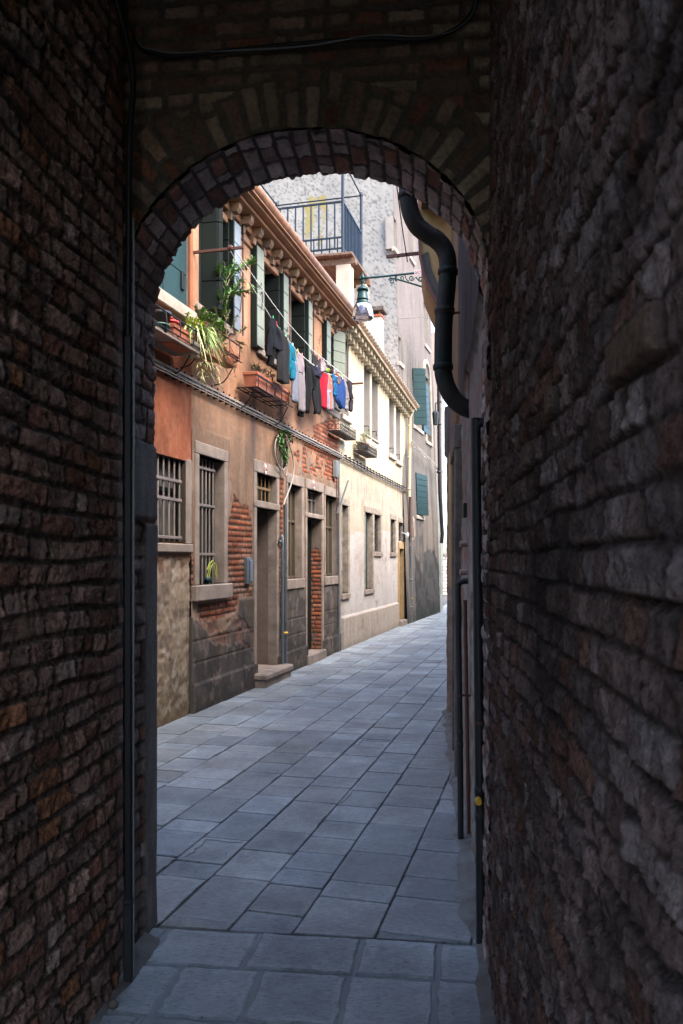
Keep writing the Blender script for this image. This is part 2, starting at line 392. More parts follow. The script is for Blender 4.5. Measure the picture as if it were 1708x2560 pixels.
# mass of the wall above the opening, back face, upper house, ceiling
mb = MB()
bp = [(UC-HW*math.cos(a)*1.0, SPR+RISE*math.sin(a)) for a in np.linspace(0, math.pi, 40)]
rim = [(UC-HW-.004, 0)]+[(UC-(HW+.004)*math.cos(a), SPR+(RISE+.004)*math.sin(a)) for a in np.linspace(0, math.pi, 40)]+[(UC+HW+.004, 0)]
out = [(-3.4, 0)]+[(-3.4 if i < 20 else U1+.9, 0) for i in range(0)]
XL, XR, XT = -3.2, U1+.9, PH
loop = [(XL, 0), (XL, XT), (XR, XT), (XR, 0)]+rim[::-1]
n = len(loop)
mb.poly([(u, V1-.004, z) for u, z in loop], [tuple(range(n))])
bo = mb.build('back_wall', mat('plain_brown_plaster', (.26, .19, .14), .9, bump=.6, bscale=20), house)
# transform mesh into the passage frame
bo.data.transform(TT)
mb = MB()
mb.box(XL, XR, BK, V1-.02, 4.16, PH)                # upper storeys
mb.box(XL, U0-.09, BK, V1-.02, 0, 4.16)             # left mass
mb.box(U1+.07, XR, BK, V1-.02, 0, 4.16)             # right mass
uo = mb.build('upper_house', MATS['plain_brown_plaster'], house); uo.data.transform(TT)
mb = MB()
for i in range(9):
    v = 2.62-i*.5; mb.bbox(U0-.05, U1+.05, v, v+.14, 3.86, 4.02)
mb.box(U0-.05, U1+.05, BK, V0-.03, 4.02, 4.10)
cb = mb.build('ceiling', mat('sooty_timber', (.035, .026, .02), .9, bump=.6, bscale=25), house); cb.data.transform(TT)
# ------------------------------------------------------------------ ground
gnd = thing('ground', 'alley ground bed beneath the grey slabs', None, ID, kind='structure')
gnd['kind'] = 'structure'
mb = MB(); mb.box(-60, 60, -30, 200, -.4, -.012)
mb.build('ground_bed', mat('joint_mortar', (.085, .088, .09), .95, bump=.6, bscale=40), gnd)
rnd = random.Random(5)
def slab(mb, quad, rough, col, gap, zt=0.0, bev=.005):
    """irregular slab from 4 corners (world xy); border nudged, bevelled; returns nothing"""
    c = sum((Vector(q) for q in quad), Vector((0, 0)))/4
    ring = []
    for i in range(4):
        a = Vector(quad[i]); b = Vector(quad[(i+1) % 4]); L = (b-a).length
        n = max(2, int(L/.05))
        nn = Vector((-(b-a).y, (b-a).x)).normalized()
        for j in range(n):
            t = j/n
            p = a.lerp(b, t)
            ed = 1
            if j == 0: p = p+(c-p).normalized()*gap*1.5
            p = p+nn*(gap*.5+rough*(rnd.random())*ed)
            ring.append(p)
    n = len(ring); P = []
    P += [(p.x, p.y, -.03) for p in ring]
    P += [(p.x, p.y, zt-bev*.7+rnd.uniform(-1, 1)*.001) for p in ring]
    P += [(*(p+(c-p).normalized()*bev), zt) for p in ring]
    ins_ = rnd.uniform(.012, .05); groove = rnd.random() < .05; wv = rnd.uniform(0, 9)
    for e_, z_ in ((ins_, zt), (ins_+.007, zt-(.004 if groove else .0015))):
        P += [(*(p+(c-p).normalized()*(bev+e_*(.2+1.8*float(fbm(p.x*9+wv, p.y*9, 3))))), z_) for p in ring]
    P += [(c.x, c.y, zt-.001)]
    fs = []
    for r in (0, 1):
        fs += [(r*n+i, r*n+(i+1) % n, (r+1)*n+(i+1) % n, (r+1)*n+i) for i in range(n)]
    mb.poly(P, fs, False, tuple(x*.75 for x in col))
    b0 = len(mb.f)
    mb.poly(P[2*n:4*n], [(i, (i+1) % n, n+(i+1) % n, n+i) for i in range(n)], False, tuple(x*1.07 for x in col))
    mb.poly(P[3*n:5*n], [(i, (i+1) % n, n+(i+1) % n, n+i) for i in range(n)], False, tuple(x*(.5 if groove else .97) for x in col))
    mb.poly(P[4*n:], [(i, (i+1) % n, n) for i in range(n)], False, tuple(x*.97 for x in col))
def slabcol(x, y):
    v = .32*rnd.uniform(.78, 1.18)
    wv = rnd.random()
    return (v*(.87+.08*wv), v*(.99+.02*wv), v*(1.08-.06*wv))
# threshold line
TH0, THK = (-.811, 3.505), -.118
def thy(x): return 3.47+THK*(x+.6)
mbs = MB()
d = FA.col[0].to_2d(); nrm = Vector((d.y, -d.x))        # along alley, towards the right side
O = Vector((-3.7275, 0))
edges = [-.02]; 
while edges[-1] < 9.5: edges.append(edges[-1]+rnd.choice((.28, .31, .35, .40)))
def P2(s, n): return O+d*s+nrm*n
def inside(p):
    return p.y > thy(p.x)
for r in range(len(edges)-1):
    n0, n1 = edges[r], edges[r+1]
    s = 2.0+rnd.uniform(0, .3)
    while s < 34:
        L = rnd.choice((.20, .25, .29, .33, .38, .48))*(1+.25*(rnd.random() < .3))
        q = [P2(s, n0), P2(s, n1), P2(s+L, n1), P2(s+L, n0)]
        cx = sum((p.x for p in q))/4; cy = sum((p.y for p in q))/4
        xr = .237+.11*cy
        if cy < 9.2 and cx > xr+.35: s += L; continue
        ins = [inside(p) for p in q]
        if any(ins):
            if not all(ins):      # cut at the threshold
                for i in range(4):
                    if not ins[i]:
                        j = 3-i if i in (0, 3) else 3-i
                        o_ = {0: 3, 1: 2, 2: 1, 3: 0}[i]
                        if ins[o_]:
                            a, b = q[i], q[o_]; lo_, hi_ = 0., 1.
                            for _ in range(14):
                                m_ = (lo_+hi_)/2
                                if inside(a.lerp(b, m_)): hi_ = m_
                                else: lo_ = m_
                            q[i] = a.lerp(b, hi_)
                        else: q[i] = Vector((q[i].x, thy(q[i].x)+.01))
            ar = abs((q[2]-q[0]).cross(q[3]-q[1]))/2 if True else 1
            if ar > .012:
                slab(mbs, q, .0025 if rnd.random() < .8 else .012, slabcol(cx, cy), .0038, rnd.uniform(-.003, .003))
        s += L
po = mbs.build('paving', M_pave, gnd); po['label'] = 'grey rectangular slabs of the alley'
# passage slabs: bigger, worn, mortar filled
mbp = MB(); v = -.2
tx = TT.col[0].to_2d(); ty = TT.col[1].to_2d()
rows = [-.5, .1, .6, 1.05, 1.5, 1.95, 2.33, 2.72, 3.07, 3.44]
for i in range(len(rows)-1):
    u = -1.30+rnd.uniform(-.2, 0)
    while u < .36:
        L = rnd.uniform(.28, .5)
        q = []
        for uu, vv in ((u, rows[i]), (u+L, rows[i]), (u+L, rows[i+1]), (u, rows[i+1])):
            p = tx*uu+ty*vv
            if vv == rows[-1]: p = Vector((p.x, thy(p.x)-.004))
            q.append(p)
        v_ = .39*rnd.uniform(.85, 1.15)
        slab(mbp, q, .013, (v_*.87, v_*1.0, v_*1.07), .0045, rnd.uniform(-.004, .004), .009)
        u += L
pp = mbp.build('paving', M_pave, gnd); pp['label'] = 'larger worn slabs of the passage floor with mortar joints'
mb = MB(); mb.poly([(-1.6, -1, -.007), (.8, -1, -.007), (.8, thy(.8), -.007), (-1.6, thy(-1.6), -.007)], [(0, 1, 2, 3)])
mb.build('mortar_bed', mat("pale_mortar", (.21, .235, .245), .9, bump=.6, bscale=60), gnd)
# cement fillets along right and left walls
mb = MB()
def fillet(M, s0, s1, wv, hgt, sgn, seed):
    pr = []
    n = int((s1-s0)/.04); P = []
    for i in range(n+1):
        s = s0+(s1-s0)*i/n; ww = wv*(.6+.8*float(vn(s*6, 0, seed)))
        for k, (a, b) in enumerate(((-.02, hgt), (ww*.35, hgt*.45), (ww, .004), (ww+.01, -.02))): P.append(tuple(M @ Vector((s, sgn*a, b))))
    fs = [(i*4+k, (i+1)*4+k, (i+1)*4+k+1, i*4+k+1) for i in range(n) for k in range(3)]
    if sgn > 0: fs = [f[::-1] for f in fs]
    mb.poly(P, fs, True)
fillet(TR, .5, 3.5, .055, .04, 1, 3); fillet(TR, 3.5, 8.6, .09, .03, 1, 4); fillet(TL, .5, 3.4, .045, .03, -1, 5)
mb.build('cement_fillet', mat('dirty_mortar', (.15, .15, .148), .9, bump=.8, bscale=50, col2=(.08, .075, .07), vscale=6), gnd)
# ================================================================== facades
def facade(parent, M, s0, s1, z0, z1, res, ops, fn, name='wall', zt=None):
    """relief sheet in frame M with rectangular openings [(sa,sb,za,zb)], fn(S,Z)->(height out of wall, colour)"""
    sa = axis(s0, s1, res, [o[0] for o in ops]+[o[1] for o in ops])
    za = axis(z0, z1, res, [o[2] for o in ops]+[o[3] for o in ops])
    S, Z = np.meshgrid(sa, za, indexing='ij')
    h, col = fn(S, Z)
    cs = (sa[1:]+sa[:-1])/2; cz = (za[1:]+za[:-1])/2
    keep = np.ones((len(cs), len(cz)), bool)
    for o in ops: keep &= ~(((cs > o[0]) & (cs < o[1]))[:, None] & ((cz > o[2]) & (cz < o[3]))[None, :])
    if zt is not None: Z = np.where(Z > z1-1.0, z1-1.0+(Z-(z1-1.0))*(zt(S)-(z1-1.0)), Z)
    P = np.stack([S, -h, Z], -1)
    return gridmesh(name, P, keep, col, M_plast, parent)
def house_thing(name, label, M): 
    return thing(name, label, 'house', M)
def niche(mb, o, dep):
    a, b, c, d = o; e = .0
    mb.poly([(a, -.001, c), (b, -.001, c), (b, -.001, d), (a, -.001, d), (a, dep, c), (b, dep, c), (b, dep, d), (a, dep, d)],
            [(0, 1, 5, 4), (1, 2, 6, 5), (2, 3, 7, 6), (3, 0, 4, 7)])
def surround(mb, o, wl=.11, wr=None, wt=None, pr=.025, dep=.12, jit=.0):
    a, b, c, d = o; wr = wl if wr is None else wr; wt = wl if wt is None else wt
    mb.bbox(a-wl, a+.004, -pr, dep, c, d+.0, .008); mb.bbox(b-.004, b+wr, -pr, dep, c, d, .008)
    mb.bbox(a-wl, b+wr, -pr-.003, dep, d, d+wt, .008)
def ell(S, Z, cs, cz, rs, rz): return np.sqrt(((S-cs)/rs)**2+((Z-cz)/rz)**2)
def op(M, xl, xr, yt, yb, ax='l'):
    """opening from photo pixels: left/right edges, top and bottom heights read at the left (or right) edge"""
    sa, zt = on(M, xl, yt); sb, _ = on(M, xr, yt)
    if ax == 'r': _, zt = on(M, xr, yt); _, zb = on(M, xr, yb)
    else: _, zb = on(M, xl, yb)
    return (sa, sb, zb, zt)
SB_RED = on(FA, 479, 1500)[0]       # border red | orange house
SB_ORA = on(FA, 849, 1500)[0]       # border orange | yellow house
# ---- openings (local s,z)
RW = op(FA, 405, 464, 1152, 1355, 'r'); RW = (RW[1]-.95, RW[1], RW[2], RW[3])
RU = (SB_RED-1.12, SB_RED-.06, on(FA, 465, 778)[1], 6.0)
LW1 = op(FA, 495, 559, 1135, 1463)
D1T = op(FA, 639, 690, 1180, 1250)
D1 = (D1T[0], D1T[1], .17, on(FA, 639, 1268)[1])
LW2 = op(FA, 718, 753, 1208, 1448)
D2T = op(FA, 766, 804, 1221, 1281)
D2 = (D2T[0], D2T[1], .14, on(FA, 766, 1293)[1])
LW3 = op(FA, 812, 843, 1237, 1441)
zu = on(FA, 647, 872)[1]; zU = on(FA, 647, 619)[1]
W1 = (on(FA, 497, 800)[0], on(FA, 566, 800)[0], zu, zU)
W2 = (on(FA, 647, 800)[0], on(FA, 693, 800)[0], zu, zU)
W3 = (on(FA, 722, 800)[0], on(FA, 757, 800)[0], zu, zU)
W4 = (on(FA, 817, 800)[0], on(FA, 845, 800)[0], zu, zU)
ZC = on(FA, 604, 520)[1]; ZC = 6.22
print('dims', SB_RED, SB_ORA, 'W1', W1, 'W2', W2, 'W3', W3, 'W4', W4, 'D1', D1, 'LW1', LW1, 'eave', on(FA, 636, 461, -.38), on(FA, 870, 752, -.38))
# ---------------------------------------------------------------- red house
red = house_thing('red_house', 'red plastered house at the left edge behind the arch jamb', FA)
def f_red(S, Z):
    n = fbm(S*3, Z*1.6, 5, 60); n2 = fbm(S*14, Z*4, 4, 61); nn = fbm(S*30, Z*30, 4, 62)
    c = mixc((.40, .135, .070), (.30, .105, .055), sstep(.35, .65, n)); c = mixc(c, (.44, .19, .11), sstep(.5, .75, n2)*.5)
    zl = 2.42+.04*(fbm(S*5, Z*0, 3, 63)-.5)
    low = Z < zl
    cl = mixc((.40, .23, .13), (.33, .20, .13), sstep(.4, .6, n))
    c = np.where(low[..., None], cl, c)
    pl = sstep(.0, .05, 1.66+.12*(fbm(S*4, Z*4, 4, 64)-.5)*2-Z)
    cr = mixc((.40, .31, .22), (.26, .20, .15), sstep(.35, .65, fbm(S*8, Z*8, 5, 65)))
    cr = mixc(cr, (.27, .15, .10), sstep(.5, .6, fbm(S*6, Z*6, 4, 66))*sstep(1.2, 1.6, Z)*.8)
    cr = mixc(cr, (.20, .145, .08), sstep(.8, .1, Z)*.7)
    cr = mixc(cr, (.55, .46, .36), sstep(.56, .62, fbm(S*11, Z*9, 4, 68))*.6); c = mixc(c, cr, pl)
    h = -.012*low+.004*(n2-.5)+pl*(.026*(fbm(S*22, Z*22, 4, 67)-.5)-.01)
    return h, c*(.82+.36*nn[..., None])*.60
wr = facade(red, FA, SB_RED-3.2, SB_RED-.001, -.05, 6.4, .02, [RW, RU], f_red)
mb = MB(); niche(mb, RW, .12); mb.build('window_reveal', mat('dark_plaster', (.085, .07, .058), .9, bump=.6, bscale=20), red)  # darker plaster for the window reveals
mb = MB(); niche(mb, RU, .16); mb.build('window_reveal', M_stone, red)
mb = MB(); mb.bbox(RU[0]-.15, RU[1]+.02, -.09, .14, RU[2]-.13, RU[2], .012); mb.build('window_sill', M_stonew, red)
mb = MB(); mb.bbox(RW[1], RW[1]+.13, -.012, .1, RW[2]-.02, RW[3]+.02, .008); mb.bbox(RW[0]-.1, RW[1]+.13, -.03, .1, RW[2]-.11, RW[2]-.02, .01)
mb.build('window_frame', M_stone, red)
def bars(parent, o, xs0, xs1, n, hz, y, r=.011, w=.03, m=None, lab=None):
    mb = MB()
    for i in range(n):
        s = xs0+(xs1-xs0)*i/(n-1); mb.tube([(s, y, o[2]-.0), (s, y, o[3]-.01)], r, 8)
    for z in hz: mb.bbox(o[0]-.01, xs1+.03, y-.018, y-.006, z-w/2, z+w/2, .003)
    return mb.build('window_grille', m or M_iron, parent, label=lab)
def glazing(parent, o, y=.235, fr=.05, m=None, mull=1, col=None):
    mb = MB(); a, b, c, d = o
    mb.box(a, b, y, y+.01, c, d); g = mb.build('window_pane', m or M_glass, parent)
    mb = MB()
    for x in [a]+[a+(b-a)*k/(mull+1) for k in range(1, mull+1)]+[b]:
        x0 = max(a, x-fr/2); x1 = min(b, x+fr/2); mb.bbox(x0-.001, x1+.001, y-.035, y-.002, c, d, .004)
    for z in (c+fr/2, (c*.38+d*.62), d-fr/2): mb.bbox(a, b, y-.032, y-.004, z-fr/2, z+fr/2, .004)
    mb.build('window_casing', col or M_shutd, parent)
bars(red, RW, RW[0]+.08, RW[1]-.06, 8, (RW[2]+.04, RW[2]+.42, RW[3]-.22), .04)
glazing(red, RW, .115, m=mat('grey_curtain', (.10, .095, .085), .7, var=.7, vscale=9, streak=(6, 1, 1)), mull=0)
# teal shutter, closed in its opening: planks with gaps
def shutter_leaf(mb, w, h, t=.035, nb=5, cham=.004):
    """leaf in local x (0..w), thickness y 0..t, z 0..h, horizontal boards"""
    for i in range(nb):
        mb.bbox(0, w, 0, t, h*i/nb+.003, h*(i+1)/nb-.003, cham)
    return mb
mb = MB()
hh = RU[3]-RU[2]-.05; w_ = (RU[1]-RU[0])/2
for k in (0, 1):
    q = MB(); shutter_leaf(q, w_-.02, hh, .035, 5)
    for p, in [(p,) for p in q.v]: pass
    b0 = len(mb.v); mb.v += [(RU[0]+k*w_+.01+p[0], .02+p[1], RU[2]+.02+p[2]) for p in q.v]
    mb.f += [[b0+i for i in f] for f in q.f]; mb.c += q.c; mb.sm += q.sm
sh = mb.build('window_shutter', M_teal, red, label='closed chipped teal board shutter')
mb = MB(); mb.bbox(RU[1]-.16, RU[1]-.10, -.003, .018, RU[2]+.20, RU[2]+.38, .004); mb.build('latch', M_black, sh)
mb = MB(); mb.bbox(RU[1]+.0, SB_RED-.002, -.02, .02, RU[2], 6.3, .004); mb.build('window_frame', mat('orange_band', (.26, .09, .04), .8, bump=.3), red)
# ---------------------------------------------------------------- orange house
ora = house_thing('orange_house', 'orange plastered house with peeling brick patches under a bracketed cornice', FA)
BR = [(.38, .12, .055), (.33, .10, .05), (.42, .15, .075), (.28, .085, .045), (.40, .17, .10), (.30, .12, .08)]
def poly_mask(S, Z, pts, wob=.05, seed=70, soft=.015):
    """soft inside mask of a polygon with ragged edge"""
    X = S+wob*(fbm(S*5, Z*5, 4, seed)-.5)*2.4+wob*.5*(fbm(S*19, Z*19, 3, seed+3)-.5); Y = Z+wob*(fbm(S*5+9, Z*5+3, 4, seed+1)-.5)*2.4+wob*.5*(fbm(S*19+4, Z*19, 3, seed+4)-.5)
    ins = np.zeros(S.shape, bool); dist = np.full(S.shape, 9.)
    n = len(pts)
    for i in range(n):
        x0, y0 = pts[i]; x1, y1 = pts[(i+1) % n]
        if y0 != y1:
            c = ((y0 > Y) != (y1 > Y)) & (X < (x1-x0)*(Y-y0)/(y1-y0)+x0); ins ^= c
        L = (x1-x0)**2+(y1-y0)**2+1e-9
        t = np.clip(((X-x0)*(x1-x0)+(Y-y0)*(y1-y0))/L, 0, 1)
        dist = np.minimum(dist, np.hypot(X-x0-t*(x1-x0), Y-y0-t*(y1-y0)))
    sd_ = np.where(ins, dist, -dist)
    return sstep(-soft, soft, sd_)
pf = lambda L, M=FA: [on(M, x, y) for x, y in L]
G4 = lambda x, y: (460+x/3.093, 1080+y/3.093)
G3 = lambda x, y: (380+x/3.917, 880+y/3.917)
PB1 = pf([G4(388, 480), G4(440, 560), G4(500, 580), G4(525, 740), G4(552, 980), G4(552, 1290), G4(525, 1270), G4(430, 1290), G4(400, 1400), G4(300, 1440), G4(180, 1470), G4(110, 1440), G4(105, 1300), G4(330, 1290), G4(312, 1180), G4(335, 800), G4(350, 690)])
PB2 = pf([G4(1000, -40), G4(1175, -130), G4(1195, 180), G4(1185, 400), G4(1120, 370), G4(1080, 330), G4(1110, 240), G4(930, 100), G4(1000, 60)])
PB3 = pf([G4(850, 150), G4(930, 110), G4(1120, 260), G4(1110, 360), G4(1000, 330), G4(880, 300)])
PB4 = pf([G4(735, 340), G4(775, 360), G4(768, 900), G4(740, 1450), G4(708, 1400), G4(712, 900), G4(738, 560)])
PR = pf([G4(100, 1330), G4(160, 1440), G4(330, 1440), G4(440, 1420), G4(540, 1560), G4(540, 1680), G4(430, 1640), G4(240, 1640), G4(120, 1600)])
PRL = pf([G4(60, 850), G4(105, 1190), G4(100, 1330), G4(60, 1300)])
def f_ora(S, Z):
    n = fbm(S*2.2, Z*1.3, 5, 80); st = fbm(S*11, Z*1.1, 5, 81); nn = fbm(S*34, Z*34, 4, 82); n3 = fbm(S*5, Z*5, 5, 83)
    up = mixc((.62, .335, .20), (.52, .265, .15), sstep(.35, .65, n)); up = mixc(up, (.60, .36, .23), sstep(.5, .7, st)*.7)
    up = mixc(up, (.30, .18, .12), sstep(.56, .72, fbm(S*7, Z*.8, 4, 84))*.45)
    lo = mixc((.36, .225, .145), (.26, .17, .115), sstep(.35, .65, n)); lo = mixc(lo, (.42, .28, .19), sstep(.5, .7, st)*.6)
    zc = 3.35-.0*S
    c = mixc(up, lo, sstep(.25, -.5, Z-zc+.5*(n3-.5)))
    # dark wet streaks under the cable run and under the boxes
    stn = lambda sc_, wd, z0, z1: np.exp(-((S-sc_-.06*(fbm(Z*3, S*0, 2, 88)-.5))/wd)**2)*sstep(z0, z0+.4, Z)*sstep(z1, z1-.15, Z)
    sA = on(FA, 633, 950)[0]; sB = on(FA, 702, 1000)[0]
    c = mixc(c, (.12, .10, .095), np.clip(stn(sA, .10, 2.6, 4.1)*.75*(.6+.8*st), 0, 1))
    c = mixc(c, (.11, .075, .055), np.clip(stn(sB, .12, 2.2, 4.0)*.85*(.6+.8*st), 0, 1))
    h = .004*(n3-.5)+.003*(nn-.5)
    # blotchy repair patches in the lower plaster
    rp = sstep(.56, .60, fbm(S*1.7+4, Z*1.4, 3, 90))*(Z < 3.0)*(Z > .9)
    c = mixc(c, (.27, .185, .135), rp*.55); h = h+rp*.005
    sc2 = sstep(.565, .585, fbm(S*2.4+7, Z*2.1, 4, 97))*sstep(.7, 1.1, Z)*sstep(3.3, 2.9, Z); c = mixc(c, mixc((.43, .32, .25), (.33, .24, .19), st), sc2*.75); h = h-sc2*.004
    sc3 = np.exp(-((fbm(S*2.4+7, Z*2.1, 4, 97)-.575)/.006)**2)*sstep(.7, 1.1, Z)*sstep(3.3, 2.9, Z); c = mixc(c, (.15, .11, .085), sc3*.5)
    # cement plinth with scored blocks
    zp = 1.16+.05*(n3-.5)
    ce = poly_mask(S, Z, [(SB_RED-.3, -.3), (SB_ORA+.3, -.3), (SB_ORA+.3, 1.16), (LW2[0]-.45, 1.20), (D1[1]+.1, 1.2), (D1[0]-.12, 1.26), (D1[0]-.55, 1.26), (D1[0]-.62, .92), (LW1[1], .80), (LW1[0]+.3, .78), (LW1[0], .95), (SB_RED-.3, 1.0)], .035, 91)
    cc = mixc((.135, .115, .10), (.085, .075, .068), sstep(.35, .65, n3)); cc = mixc(cc, (.25, .20, .17), sstep(.56, .66, fbm(S*9, Z*7, 5, 92))*.8)
    cc = mixc(cc, (.16, .115, .06), sstep(.6, .7, fbm(S*3, Z*2, 4, 94))*.5)
    c = mixc(c, cc, ce)
    bz = (Z-.30) % .225; scz = (np.abs(bz-.11) > .106)&(Z > .33)
    row = np.floor((Z-.30)/.225); bs = (S+.21*(row % 2)) % .42; scs = (np.abs(bs-.21) > .205)&(Z > .33)
    sc_ = (scz | scs)*ce; h = h+ce*.014-.009*sc_; c = mixc(c, (.20, .17, .15), sc_*.55)
    foot = ce*(Z < .30); h = h+foot*.02
    # peeled patches down to brick
    pm = np.zeros(S.shape)
    for k, (pp, wv) in enumerate(((PB1, .035), (PB2, .03), (PB4, .025), (PRL, .02))): pm = np.maximum(pm, poly_mask(S, Z, pp, wv, 100+k*7))
    p3 = poly_mask(S, Z, PB3, .05, 130)*sstep(.47, .53, fbm(S*7, Z*5, 4, 131)); pm = np.maximum(pm, p3)
    t, r1, r2, r3 = bricks(S, Z-.01*S, .0685, .13, .27, 71, .006, .010, .005)
    bc = np.array(BR)[(r1*6).astype(int) % 6]*(.7+.6*r2)[..., None]*(.75+.5*nn[..., None])
    pale = sstep(.45, .6, fbm(S*4, Z*4, 4, 95))*sstep(2.05, 1.4, Z)
    bc = mixc(bc, (.36, .25, .19), pale*.75)
    ups = sstep(2.3, 2.8, Z); bc = mixc(bc, bc*1.25, ups)
    bc = mixc((.16, .105, .08), bc, sstep(.2, .7, t))
    hb = -.022+sstep(0, 1, t)*.014+.006*(fbm(S*20, Z*20, 3, 96)-.5)
    c = mixc(c, bc, pm); h = h*(1-pm)+hb*pm
    edge = np.exp(-((pm-.5)/.22)**2); c = mixc(c, (.20, .15, .115), edge*.6)
    # rubble patch (bricks showing through cement)
    pr = poly_mask(S, Z, PR, .05, 140)*sstep(.40, .52, fbm(S*8, Z*6, 4, 141))
    c = mixc(c, mixc((.22, .155, .125), bc, .45), pr*.9); h = h-pr*.012*(.4+fbm(S*25, Z*25, 3, 142))
    # cracks and pocks in the plaster
    ck = sstep(.018, .0, np.abs(fbm(S*2.1, Z*2.1, 4, 150)-.5))*sstep(.60, .66, fbm(S*1.1, Z*1.1, 3, 151))
    c = mixc(c, (.09, .065, .05), ck*.8*(1-pm)); h = h-ck*.006
    # small green-grey band near the ground
    c = mixc(c, (.07, .065, .05), sstep(.12, .0, Z)*.6)
    return h, c*.56
ops_o = [LW1, D1T, D1, LW2, D2T, D2, LW3, W1, W2, W3, W4]
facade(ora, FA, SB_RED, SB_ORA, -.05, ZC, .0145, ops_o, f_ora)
mb = MB(); mb.bbox(SB_RED-.012, SB_RED+.012, -.036, .02, -.02, .31, .004); mb.bbox(SB_RED-.012, SB_RED+.012, -.016, .02, .31, 1.0, .004); mb.build('plinth_edge', mat('plinth_grey', (.085, .072, .062), .9, bump=.6), ora)
# reveals
for o, dpt, m in ((LW1, .17, MATS['dark_plaster']), (D1T, .15, M_stoned), (LW2, .14, M_stoned), (D2T, .14, M_stoned), (LW3, .13, M_stoned), (W1, .20, M_stone), (W2, .20, None), (W3, .20, None), (W4, .20, None)):
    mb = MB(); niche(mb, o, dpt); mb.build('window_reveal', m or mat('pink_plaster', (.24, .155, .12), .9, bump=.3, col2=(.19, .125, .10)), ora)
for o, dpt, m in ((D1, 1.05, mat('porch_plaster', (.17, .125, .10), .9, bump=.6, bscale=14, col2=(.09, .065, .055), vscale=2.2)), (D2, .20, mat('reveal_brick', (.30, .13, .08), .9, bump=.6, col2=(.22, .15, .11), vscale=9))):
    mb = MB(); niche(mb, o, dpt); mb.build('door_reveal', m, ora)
mb = MB(); surround(mb, LW1, .09, .09, .13, .02); mb.build('window_frame', M_stone, ora)
mb = MB(); mb.bbox(LW1[0]-.14, LW1[1]+.16, -.055, .15, LW1[2]-.17, LW1[2], .012); mb.build('window_sill', M_stone, ora)
bars(ora, LW1, LW1[0]+.07, LW1[1]-.14, 6, (LW1[2]+.33, (LW1[2]*.5+LW1[3]*.5)+.17, LW1[3]-.12), .07, .011)
glazing(ora, LW1, .165, mull=0)
fr = MB(); o1 = (D1[0], D1[1], .17, D1T[3]); surround(fr, o1, .09, .09, .155, .022); fr.bbox(o1[0]-.10, o1[1]+.10, -.03, .16, D1[3], D1T[2], .01)
fr.build('door_frame', M_stone, ora)
bars(ora, D1T, D1T[0]+.08, D1T[1]-.12, 5, ((D1T[2]+D1T[3])/2,), .06, .010, .035, mat('brass_bars', (.24, .15, .06), .5, .4))
glazing(ora, D1T, .145, mull=0)
mb = MB(); mb.bbox(D1[0], D1[0]+.06, .52, .95, .17, D1[3], .01); mb.box(D1[0], D1[1], 1.03, 1.06, .17, D1[3]); dr = mb.build('door', mat('dark_door', (.025, .017, .014), .5), ora)
mb = MB(); mb.bbox(D1[0]-.13, D1[1]+.17, -.20, .03, .09, .175, .02); mb.bbox(D1[0]-.11, D1[1]+.15, -.17, .03, -.02, .092, .01); mb.box(D1[0]-.02, D1[1]+.02, .0, 1.1, -.02, .172); mb.bbox(D1[0]-.01, D1[0]+.30, .14, .9, .17, .34, .02)
mb.build('door_step', M_stone, ora)
fr = MB(); o2 = (D2[0], D2[1], .14, D2T[3]); surround(fr, o2, .075, .085, .15, .02); fr.bbox(o2[0]-.08, o2[1]+.09, -.028, .14, D2[3], D2T[2], .01); fr.build('door_frame', M_stone, ora)
glazing(ora, D2T, .135, m=mat('wire_mesh', (.07, .055, .04), .6, var=.5, vscale=60), mull=3, col=M_iron, fr=.02)
mb = MB(); mb.bbox(D2[0]+.005, D2[1]-.03, .165, .195, .15, D2[3], .01); mb.bbox(D2[0]+.03, D2[0]+.30, .152, .170, .3, .9, .01); mb.bbox(D2[0]+.03, D2[0]+.30, .152, .170, 1.0, 1.9, .01)
dr = mb.build('door', M_shutd, ora, label='dark green panelled door')
ja = axis(-.0, .165, .012); jz = axis(.14, D2[3], .012); JA, JZ = np.meshgrid(ja, jz, indexing='ij')
tj, j1, j2, j3 = bricks(JA+.02, JZ, .0685, .13, .25, 77, .006, .009, .005); cj = mixc((.10, .07, .055), np.array(BR)[(j1*6).astype(int) % 6]*(.5+.5*j2)[..., None], sstep(.2, .7, tj))
pj = sstep(.46, .54, fbm(JA*5+2, JZ*3, 4, 78)*.6+.4*sstep(1.5, 1.9, JZ)); cj = mixc(cj, (.15, .115, .09), pj)
gridmesh('door_jamb', np.stack([D2[1]-.012-.012*tj*(1-pj)-.008*pj, JA, JZ], -1)[::-1], None, cj[::-1], M_plast, ora)
mb = MB(); mb.lathe((D2[0]+.33, .145, 1.02), [(0, 0), (.018, .01), (.018, .03), (0, .04)], 8); mb.build('handle', mat('brass', (.5, .35, .1), .3, .9), dr)
mb = MB(); mb.bbox(D2[0]-.06, D2[1]+.07, -.07, .34, -.02, .145, .015); mb.build('door_step', M_stone, ora)
for o in (LW2, LW3):
    fr = MB(); surround(fr, o, .05, .085, .15, .02); fr.build('window_frame', M_stone, ora)
    mb = MB(); mb.bbox(o[0]-.06, o[1]+.11, -.035, .15, o[2]-.15, o[2], .012); mb.build('window_sill', M_stone, ora)
    glazing(ora, o, .125, m=MATS['wire_mesh'], mull=2, col=mat('brown_mesh_frame', (.09, .07, .045), .6), fr=.035)
